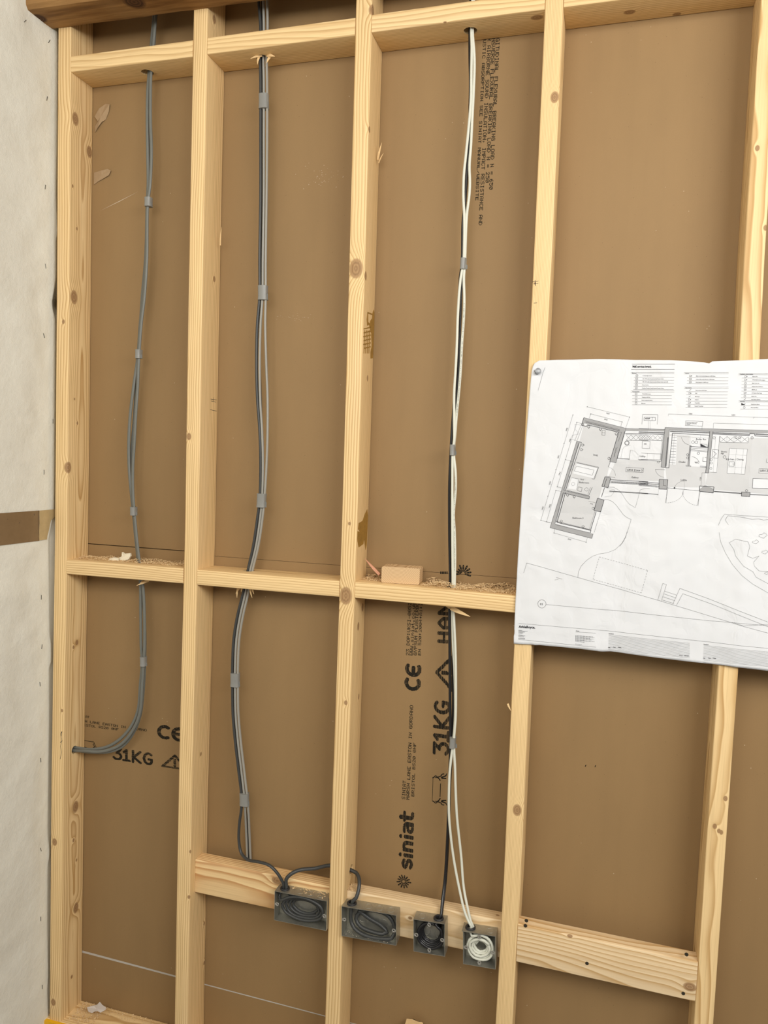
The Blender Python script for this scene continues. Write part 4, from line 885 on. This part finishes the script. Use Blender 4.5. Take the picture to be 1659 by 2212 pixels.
for L_ in ([(850,748),(1330,870),(1315,905),(1215,1262),(1145,1248),(1200,1060),(1250,912),(855,812),(845,840),(822,835)], [(768,1018),(800,1025),(520,1955),(465,2000)], [(520,1955),(955,2070),(940,2122),(465,2000)], [(625,1580),(915,1645),(908,1675),(615,1605)], [(1090,1420),(1155,1435),(1125,1545),(1055,1530)], [(1005,1665),(1080,1685),(1040,1820),(965,1805)], [(1330,870),(1580,880),(1580,902),(1318,897)]): g.poly(A1(L_))
for L_ in ([(0,985),(335,997),(328,1022),(0,1012)], [(335,972),(395,976),(345,1485),(285,1480)], [(335,972),(1700,1012),(1700,1040),(1490,1038),(1480,1052),(1420,1050),(1415,1035),(950,1022),(910,1022),(390,1005)], [(910,1022),(950,1022),(895,1555),(858,1552)], [(262,1637),(372,1642),(360,1765),(258,1760)], [(780,1765),(840,1770),(845,1715),(872,1718),(870,1760),(955,1765),(950,1812),(780,1790)], [(1320,1800),(1425,1805),(1420,1858),(1315,1852)]): g.poly(A2(L_))
g.build('plan_wall_fill', PGREY)
k = Plan(.8)
LN = k.line
# left wing outline and details
for L_, wd in (([(850,748),(1330,870),(1215,1262),(1145,1248)], .5), ([(850,748),(822,835),(880,850),(890,830),(1245,915),(1145,1248)], .9), ([(860,785),(1255,885),(1250,905)], .4), ([(768,1018),(465,2000),(940,2122),(955,2070)], .5), ([(768,1018),(822,1030),(640,1580)], .8), ([(800,1030),(620,1575)], .5), ([(640,1600),(545,1940),(930,2030),(922,2060)], 1.1), ([(620,1600),(520,1955)], .5),
    ([(530,1925),(915,2020)], .5), ([(625,1575),(915,1645),(908,1675),(615,1605)], .7), ([(1090,1420),(1155,1435),(1125,1545),(1055,1530),(1090,1420)], .9), ([(1110,1440),(1080,1530)], .8), ([(1005,1665),(1080,1685),(1040,1820),(965,1805),(1005,1665)], .9), ([(1085,1545),(1050,1650)], .9), ([(990,1820),(925,2030)], 1.0), ([(975,1815),(908,2030)], .3),
    ([(770,1265),(1010,1320),(960,1450),(940,1440)], .5), ([(760,1255),(1018,1313),(970,1450)], .5), ([(765,1300),(965,1345),(945,1405),(740,1355),(765,1300)], .4), ([(715,1430),(790,1450),(765,1570)], .3), ([(660,1575),(905,1635),(945,1540)], .6), ([(925,1540),(895,1620)], .4), ([(835,845),(770,1018)], .3), ([(815,840),(745,1012)], .3), ([(1330,870),(1580,880)], .4), ([(1320,930),(1580,935)], 1.0), ([(1315,905),(1225,1215),(1370,1222)], .6), ([(1225,1205),(1365,1215)], .3),
    ([(1245,915),(1280,915),(1240,1020)], .4), ([(1230,1085),(1190,1200),(1215,1090)], .4), ([(1150,1455),(1580,1478)], .9), ([(1150,1470),(1580,1493)], .5), ([(1148,1490),(1580,1512)], .8), ([(1140,1583),(1580,1610)], .9), ([(1140,1590),(1580,1617)], .5), ([(1470,1225),(1580,1225)], .5), ([(1380,1115),(1365,1225)], .4)): LN(A1(L_), wd)
for L_, wd, d in (([(1040,1820),(965,2060)], .6, 1.2), ([(870,800),(1255,898)], 1.4, .7), ([(790,1040),(700,1350)], 1.2, .7), ([(690,1410),(645,1570)], 1.0, .7), ([(610,1610),(535,1940)], .9, .7), ([(525,1965),(915,2058)], 1.0, .7), ([(1160,1480),(1580,1502)], 1.6, 1.0), ([(750,825),(825,835)], .4, 1.5), ([(750,825),(750,880),(790,925)], .4, 1.2), ([(795,935),(720,950),(695,990),(765,1010)], .4, 1.2), ([(1270,1210),(1290,1110),(1310,1080),(1380,1060)], .4, 1), ([(1330,940),(1580,950)], .5, 1), ([(680,1430),(870,1450)], .3, 1), ([(1110,1550),(1200,1570),(1190,1600),(1160,1640),(1085,1650)], .4, 1.2)): LN(A1(L_), wd, dash=d)
LN(A1([(1150,1250),(1128,1310)]), .6); LN(A1(arc(1110,1405,98,95,-75,5,12)), .35, dash=1.6); LN(A1([(1105,1415),(1205,1430)]), .5)
LN(A1([(1385,1118),(1430,1130),(1465,1170),(1470,1225)]), .35, dash=1.6)
for (a, b) in ((1000, 0), (1500, 0)): pass
for i in range(5): x = 1330+i*56; LN(A1([(x, 945), (x+56, 1005)]), .35); LN(A1([(x+56, 945), (x, 1005)]), .35)
LN(A1([(1330,1005),(1580,1010)]), .4)
k.circ(*A1([(1340,1037)])[0], 4.8, .7); k.circ(*A1([(1340,1037)])[0], 3.6, .3); k.circ(*A1([(727,1503)])[0], 3.6, .3); k.circ(*A1([(880,1565)])[0], 3.8, .35, 10); k.line(A1([(785,1535),(830,1545),(822,1590),(778,1580)]), .4, True)
k.line(A1([(1058,893),(1093,893),(1090,950),(1055,948)]), .4, True); k.line(A1([(1055,920),(1092,922)]), .3)
for x, y, a in ((905,852,0),(1038,880,0),(1218,932,0),(835,1060,1),(820,1113,1),(1135,1212,1),(665,1628,0),(740,1645,0),(955,1780,1),(592,1925,0),(840,1988,0)): k.circ(*A1([(x, y)])[0], 2.6, .4, 10); LN(A1([(x-14, y-6), (x, y+22), (x+14, y-6)] if a == 0 else [(x-6, y-14), (x+22, y), (x-6, y+14)]), .4)
# wing dimensions
for L_ in ([(888,625),(1370,742),(1325,868)], [(928,706),(1284,797),(1268,860)], [(928,706),(912,755)], [(725,718),(360,1915),(465,1945)], [(770,802),(640,1225),(740,1255)], [(770,802),(850,822)], [(640,1225),(548,1535),(598,1548)], [(532,1575),(425,1932),(475,1945)], [(532,1575),(590,1588)], [(510,2060),(875,2165),(890,2110)], [(510,2060),(520,2010)], [(902,1698),(988,1718)]): LN(A1(L_), .3)
for x, y in ((888,625),(1370,742),(928,706),(1284,797),(725,718),(625,1042),(532,1340),(440,1642),(360,1915),(770,802),(640,1225),(548,1535),(532,1575),(425,1932),(510,2060),(875,2165)): k.circ(*A1([(x, y)])[0], .5, .8, 6)
for t, x, y, an in (('4256', 1145, 700, 193), ('3263', 1122, 768, 193), ('2958', 655, 905, -72), ('2851', 560, 1215, -72), ('2070', 465, 1515, -72), ('2929', 382, 1800, -72), ('3438', 462, 1775, -72), ('2962', 575, 1405, -72), ('3303', 708, 2130, 193), ('710', 955, 1725, 193), ('2176', 850, 1450, 193), ('3303', 692, 1030, -72)): k.text(t, *A1([(x, y)])[0], 2.7, an)
for t, x, y, h, an in (('Snug', 955, 1180, 3.6, 3), ('Bathroom', 795, 1494, 3.7, 3), ('Bedroom 3', 718, 1898, 3.7, 2), ('UFH Zone 3', 1340, 1355, 4.6, 2), ('Gallery', 1390, 1436, 3.7, 3), ('Utility', 1482, 1196, 3.7, 2)): k.text(t, *A1([(x, y)])[0], h, an)
LN(A1([(1332,1313),(1530,1325),(1525,1372),(1327,1365)]), .4, True)
# garden curves
LN(A1([(1080,1680),(1120,1680),(1170,1700),(1215,1740),(1260,1800),(1300,1855),(1340,1885),(1388,1908),(1360,2000),(1330,2090),(1300,2150),(1260,2212)]), .35)
LN(A1([(1125,1538),(1190,1540),(1250,1575),(1290,1625),(1330,1690),(1370,1735),(1435,1772),(1470,1650),(1490,1570),(1540,1555),(1600,1557)]), .3)
# main wing
for L_, wd in (([(0,985),(335,997),(335,972),(1700,1012)], .5), ([(0,1050),(320,1062)], .9), ([(385,1005),(910,1022),(905,1070)], .5), ([(430,1045),(905,1072),(885,1230),(660,1215)], 1.0), ([(430,1045),(385,1490),(345,1488)], 1.0), ([(390,1005),(350,1470)], .5), ([(335,972),(285,1480),(345,1488)], .5), ([(315,1060),(285,1405),(0,1390)], .6), ([(300,1075),(275,1390)], .3), ([(950,1022),(895,1555),(858,1552),(910,1022)], .7), ([(950,1055),(1415,1075),(1420,1050),(1480,1052),(1490,1080),(1700,1090)], 1.0), ([(950,1022),(1415,1035)], .5),
    ([(655,1200),(630,1455)], .9), ([(668,1200),(643,1460)], .9), ([(600,1455),(668,1465),(665,1475),(600,1468)], .5), ([(785,1465),(860,1472),(860,1485),(785,1478)], .5), ([(662,1215),(885,1232)], .7), ([(662,1235),(885,1250)], .4), ([(665,1270),(880,1285)], .4), ([(262,1637),(372,1642),(360,1765),(258,1760),(262,1637)], .9), ([(318,1645),(312,1715),(350,1720)], .6), ([(780,1722),(965,1735),(955,1812),(780,1790),(780,1722)], 1.0), ([(360,1745),(780,1785)], .5), ([(965,1790),(1320,1815)], 1.0), ([(965,1797),(1320,1823)], .5), ([(1425,1832),(1700,1842)], 1.0), ([(1315,1800),(1425,1805),(1420,1858),(1315,1852),(1315,1800)], .9),
    ([(1460,1625),(1700,1634)], .7), ([(1460,1625),(1452,1748),(1700,1758)], .7), ([(1165,1238),(1390,1250),(1355,1572),(1130,1560),(1165,1238)], .35), ([(1160,1410),(1225,1412),(1220,1470),(1155,1468),(1160,1410)], .6), ([(1200,1440),(1232,1442)], .5), ([(1040,1085),(1040,1160),(1398,1168),(1405,1095)], .4), ([(1035,1080),(1000,1548),(905,1545)], .3), ([(945,1255),(1025,1260),(1015,1365),(940,1360),(945,1255)], .5), ([(955,1275),(995,1310),(955,1350)], .6),
    ([(0,1665),(262,1688)], .9), ([(0,1705),(258,1725)], .8), ([(0,1810),(250,1832)], .9), ([(375,1750),(340,1940)], .4), ([(362,1750),(350,1940)], .3), ([(570,1780),(566,1830)], .4), ([(780,1790),(760,1978)], .4), ([(790,1792),(748,1975)], .3), ([(212,1508),(335,1515)], .5), ([(30,1300),(285,1312),(280,1385),(25,1380)], .35), ([(45,1145),(145,1148),(140,1242),(42,1238),(45,1145)], .35), ([(40,930),(48,805),(245,808),(235,932)], .4), ([(68,838),(213,842),(210,885),(66,882),(68,838)], .5), ([(172,842),(170,882)], .4), ([(600,885),(822,895),(815,955),(597,947),(600,885)], .4), ([(812,955),(808,1000)], .3),
    ([(375,825),(380,800),(950,822),(1475,840),(1700,848)], .3), ([(955,985),(960,915),(1700,940)], .3), ([(1475,840),(1468,858)], .4), ([(812,1552),(860,1555)], .3), ([(812,1552),(798,1715)], .3), ([(1640,1370),(1632,1420),(1659,1424)], .4), ([(0,1130),(300,1140)], .4), ([(845,1355),(870,1358)], .4), ([(825,1350),(820,1405),(865,1408)], .5)): LN(A2(L_), wd)
for L_, wd, d in (([(0,1030),(325,1042)], 2.6, .6), ([(400,1022),(905,1040)], 2.6, .6), ([(372,1100),(340,1480)], 2.2, .6), ([(952,1040),(1410,1058)], 2.4, .6), ([(1495,1060),(1700,1066)], 2.4, .6), ([(0,1685),(258,1705)], 1.6, .8), ([(0,1715),(258,1738)], 1.2, 1.6), ([(430,1080),(900,1110)], .4, 1.4), ([(125,890),(125,1000)], .4, 1.2), ([(145,890),(145,1000)], .4, 1.2), ([(1165,1320),(1380,1330)], .35, 1.4), ([(1150,1480),(1365,1490)], .35, 1.4), ([(1252,1245),(1225,1565)], .35, 1.4), ([(1340,1250),(1310,1570)], .35, 1.4), ([(455,1060),(430,1450)], .4, 1.0), ([(985,1080),(955,1545)], .35, 1.2), ([(1130,1085),(1128,1165)], .3, 1), ([(1220,1090),(1218,1168)], .3, 1), ([(1310,1092),(1305,1168)], .3, 1), ([(110,1305),(105,1380)], .3, 1), ([(195,1308),(190,1382)], .3, 1), ([(790,1075),(785,1200)], .4, 1.2), ([(585,1665),(580,1780)], .35, 1.2), ([(255,1760),(245,1850)], .3, 1.2), ([(660,1255),(880,1272)], .8, 1.0)): LN(A2(L_), wd, dash=d)
for i in range(5): x = i*60; LN(A2([(x, 1072), (x+60, 1136)]), .35); LN(A2([(x+60, 1074), (x, 1134)]), .35)
for i in range(4): x = 1042+i*90; LN(A2([(x, 1087), (x+88, 1162)]), .4); LN(A2([(x+88, 1090), (x, 1160)]), .4)
for i in range(10): y = 1100+i*36; LN(A2([(420-i*3, y), (485-i*2, y+3)]), .5)
for L_ in (arc(335,1500,123,110,175,95,10), arc(660,1080,115,115,172,100,10), arc(670,1450,110,105,-85,-15,10), arc(350,1790,220,150,2,88,12), arc(775,1790,215,185,175,95,12), arc(580,1770,125,110,-90,-178,10)): LN(A2([(x, y) for x, y in L_]), .4, dash=2.2)
for x, y in ((457,1748),): k.poly([(A2([(x, y)])[0][0]+1.9*math.cos(i), A2([(x, y)])[0][1]+1.9*math.sin(i)) for i in range(6)], 50)
for x, y, r in ((693,1160,3.2),(737,1162,3.2),(1100,1350,3.0),(765,1302,2.6),(250,1415,2.2),(625,1320,2.2),(625,1362,2.2),(930,1385,2.4),(930,1428,2.4),(925,1497,2.4),(965,1105,2.6),(1245,1100,2.6),(1290,1102,2.4),(1450,1105,2.6),(1378,1782,2.4)): k.circ(*A2([(x, y)])[0], r, .5, 14)
for L_ in ([(793,1182),(872,1190),(793,1182),(795,1210),(875,1218)],): k.poly(A2([(793,1182),(795,1215),(872,1222)]), 50)
LN(A2([(793,1182),(875,1190),(872,1222),(790,1216)]), .4, True)
for t, x, y, h, an in (('Boiler Rm', 732, 1132, 3.8, 2), ('Cloaks', 508, 1424, 3.8, 1), ('WC', 716, 1432, 3.8, 1), ('Lobby', 536, 1655, 3.8, 2), ('Kitchen / Dining', 1118, 1390, 4.0, 1), ('Electric', 1056, 1290, 3.0, 2), ('Aga', 1053, 1312, 3.0, 2), ('UFH Zone', 1550, 1540, 4.6, 1), ('ASHP', 80, 866, 3.2, 1), ('3365', 638, 803, 2.8, 2), ('5432', 1188, 820, 2.8, 2), ('1250', 797, 1655, 2.8, -86), ('600', 65, 1190, 2.6, 1)): k.text(t, *A2([(x, y)])[0], h, an, .02 if t == 'ASHP' else 0)
LN(A2([(1540,1500),(1700,1505)]), .35); LN(A2([(1540,1500),(1535,1558),(1700,1562)]), .35)
for j, t in enumerate(('Electrical provision to plant', 'room to be confirmed by', 'specialist')): k.text(t, *A2([(610, 908+j*15)])[0], 1.5, 2, .02)
# garden, lower part
LN(A3([(93,260),(113,195),(440,288),(950,433),(1500,600),(1700,655)]), .35)
LN(A3([(440,288),(445,250),(462,215),(495,180),(535,152),(575,138),(630,130),(680,110),(725,70),(748,30),(756,-5)]), .35)
LN(A3([(578,157),(887,243),(847,388),(537,300)]), .4, True, dash=3.4)
for L_ in ([(952,434),(984,326),(1008,333),(975,440)], [(998,376),(1075,402)], [(993,393),(1070,420)], [(987,412),(1062,437)], [(980,432),(1055,455)], [(1048,460),(1094,358),(1280,425),(1700,590)], [(1072,467),(1112,392),(1290,455),(1700,620)], [(237,461),(700,503),(1250,562),(1500,582),(1700,600)], [(1700,585),(1500,596),(1430,575)]): LN(A3(L_), .35)
for L_ in ([(302,288),(340,299)], [(292,305),(315,300)]): LN(A3(L_), .35)
LN(A3([(1345,0),(1355,60),(1385,130),(1430,205),(1490,275),(1560,330),(1700,410)]), .35)
LN(A2([(1020,2230),(1060,2140),(1100,2085),(1300,2100),(1700,2125)]), .35)
LN(A3([(1410,65),(1450,42),(1530,60),(1540,90),(1530,130),(1525,150),(1560,165),(1600,150),(1565,190),(1570,215),(1600,245),(1659,250)]), .35)
LN(A3([(1410,65),(1440,110),(1450,150),(1500,215),(1560,250),(1580,285),(1700,350)]), .35)
LN(A2([(1700,2150),(1600,2160),(1540,2145),(1450,2150),(1380,2135),(1300,2120),(1140,2105),(1110,2160),(1150,2220)]), .35)
for cx, cy, rr in ((1640,125,18), (1630,20,24), (1580,60,18), (1650,260,12)): LN(A3([(cx+rr*(1+.4*math.sin(i*5.1))*math.cos(i*.7), cy+.6*rr*(1+.4*math.cos(i*3.7))*math.sin(i*.7)) for i in range(9)]), .35, True)
k.circ(*A3([(210,457)])[0], 8.8, .45, 28); k.text('01', *A3([(198, 465)])[0], 4.8, 2)
LN(A1([(410,180),(385,240),(330,440)]), .35)
k.build('floor_plan_linework', PINK)
# legend
k = Plan(.8); LN = k.line; L8 = lambda L_: q2(1360, 770, 5.548, L_)
k.text('M&E services legend.', *L8([(35, 130)])[0], 4.2, .5, .03, sx=.80)
for L_, wd in (([(28,90),(543,92)], .6), ([(20,152),(537,154)], .6)): LN(L8(L_), wd)
def legend(x0, x1, hx, heads, rows, sym, tx, y0=0):
    for y, t in heads: LN(L8([(x0, y-8), (x1, y-8)]), .3); LN(L8([(x0, y+8), (x1, y+8)]), .3); k.text(t, *L8([(x0+18, y+5)])[0], 1.7, .5, .015)
    for y, t in rows:
        sh = (y-heads[0][0])*-.05; LN(L8([(x0+40+sh, y+18), (x1+sh, y+20)]), .3); k.text(t, *L8([(tx+sh, y+6)])[0], 1.7, .6, .015); x = sym+sh
        ty = (hash_(t)) % 4
        if ty == 0: k.circ(*L8([(x, y)])[0], 2.1, .45, 12)
        elif ty == 1: k.line(L8([(x-12, y-10), (x+12, y-10), (x+12, y+10), (x-12, y+10)]), .4, True); k.line(L8([(x-8, y), (x+8, y)]), .4)
        elif ty == 2: k.line(L8([(x-12, y-10), (x-12, y+10), (x+4, y+8), (x+10, y), (x+4, y-8)]), .4, True); k.line(L8([(x+10, y-5), (x+18, y), (x+10, y+5)]), .5)
        else: k.line(L8([(x-10, y+7), (x-2, y), (x+12, y-7)]), .7)
def hash_(t): return sum(ord(c)*(i+1) for i, c in enumerate(t))
legend(15, 535, 0, [(199, 'Electrical'), (420, 'Communication')], [(228, '2 switch light switch'), (265, '13A 1G Double Gang Switched Socket Outlet'), (302, '13A 1G Double Gang Switched Socket Outlet with USB'), (339, 'Shaver Socket'), (377, 'Outdoor Double Gang Switched Socket Outlet')], 90, 158)
for y, t in ((448, 'TV/SAT/FM Outlet'), (486, 'Telephone & Data'), (523, 'Battery operated chime'), (560, 'Bell push')):
    LN(L8([(30, y+18), (505, y+22)]), .3); k.text(t, *L8([(150-(y-448)*.08, y+6)])[0], 1.7, .6, .015); k.line(L8([(68, y-10), (90, y-10), (90, y+10), (68, y+10)]), .4, True)
legend(650, 1185, 0, [(201, 'Security'), (375, 'Space heating')], [(233, 'Mains wired smoke detector to M+E Spec'), (271, 'Carbon Monoxide detector to M+E spec'), (308, 'Heat detector to M+E spec'), (404, 'Thermostat to M+E spec'), (441, 'TRV'), (480, 'PIR Timer'), (517, 'Radiator'), (556, 'Towel Rail'), (594, 'Heated Towel Rail')], 733, 798)
legend(1305, 1760, 0, [(213, 'Ventilation, water & heating'), (540, 'Electricity')], [(242, 'Extract Fan'), (281, '3 Pole Bathroom fan isolator'), (321, 'Multi Vent Unit'), (360, 'Kitchen Hood & Extract'), (399, 'MVHR unit'), (438, 'Air Source Heat Pump'), (477, 'Boiler Unit'), (515, 'Hot Water Cylinder'), (573, 'Distribution Board'), (612, 'Electricity Meter')], 1392, 1470)
k.poly(L8([(1337,558),(1337,582),(1385,582)]), 50); k.build('drawing_legend', PINK)
# title block
k = Plan(.8); LN = k.line
k.text('ArkleBoyce.', *A3([(62, 610)])[0], 5.3, 3, .03, sx=.95)
LN(A3([(62,582),(600,628),(1659,742)]), .35); LN(A3([(60,685),(555,735)]), .35); LN(A3([(1240,832),(1700,885)]), .3)
for j in range(12):
    if j in (5, 9): continue
    LN(A3([(62, 625+j*5), (62+[22,58,40,30,24,0,28,46,36,0,45,40][j]*.95, 627+j*5+1)]), .9, dash=1.6)
k.text('Notes', *A3([(428, 633)])[0], 2.0, 3, .02); LN(A3([(425,637),(555,645)]), .3)
for j in range(8): LN(A3([(425, 660+j*5.2), (425+[110,120,95,118,105,70,122,60][j], 664+j*5.2+4)]), .8, dash=1.8)
LN(A3([(425,714),(468,718)]), .8, dash=1.6)
for (x0, x1, y0, y1) in ((638, 1157, 648, 702), (1246, 1780, 715, 768)):
    k.text('Revisions', *A3([(x0, y0+4)])[0], 2.0, 4, .02); n = 14
    for j in range(n): LN(A3([(x0-j*.3, y0+8+j*7.2), (x1, y1+8+j*7.2)]), .27)
    for t, dx in (('Rev.', 0), ('Date', 32), ('Notes', 62)): k.text(t, *A3([(x0-3+dx, y0+92)])[0], 1.9, 4, .02)
    for t, dx in (('Drawn', -68), ('Checked', -36)): k.text(t, *A3([(x1+dx, y1+88)])[0], 1.9, 4, .02)
k.build('title_block', PINK)
# bolt that pins the corner
c = PY(1160, 803, -6); mb = MB(); d = Vector((.35, -1, .1)).normalized()
mb.cyl(c+d*2, c+d*2-d*24, 2.6, n=12); mb.cyl(c-d*-1, c+d*9, 6.6, n=6); mb.cyl(c+d*9, c+d*10, 6.4, 3.5, n=12)
tag(mb.build('hex_bolt', plain('dull_grey_zinc', (.24, .25, .26), .45, .5, .6), auto=True), 'short grey hex-headed bolt pinning the corner of the drawing', 'bolt')
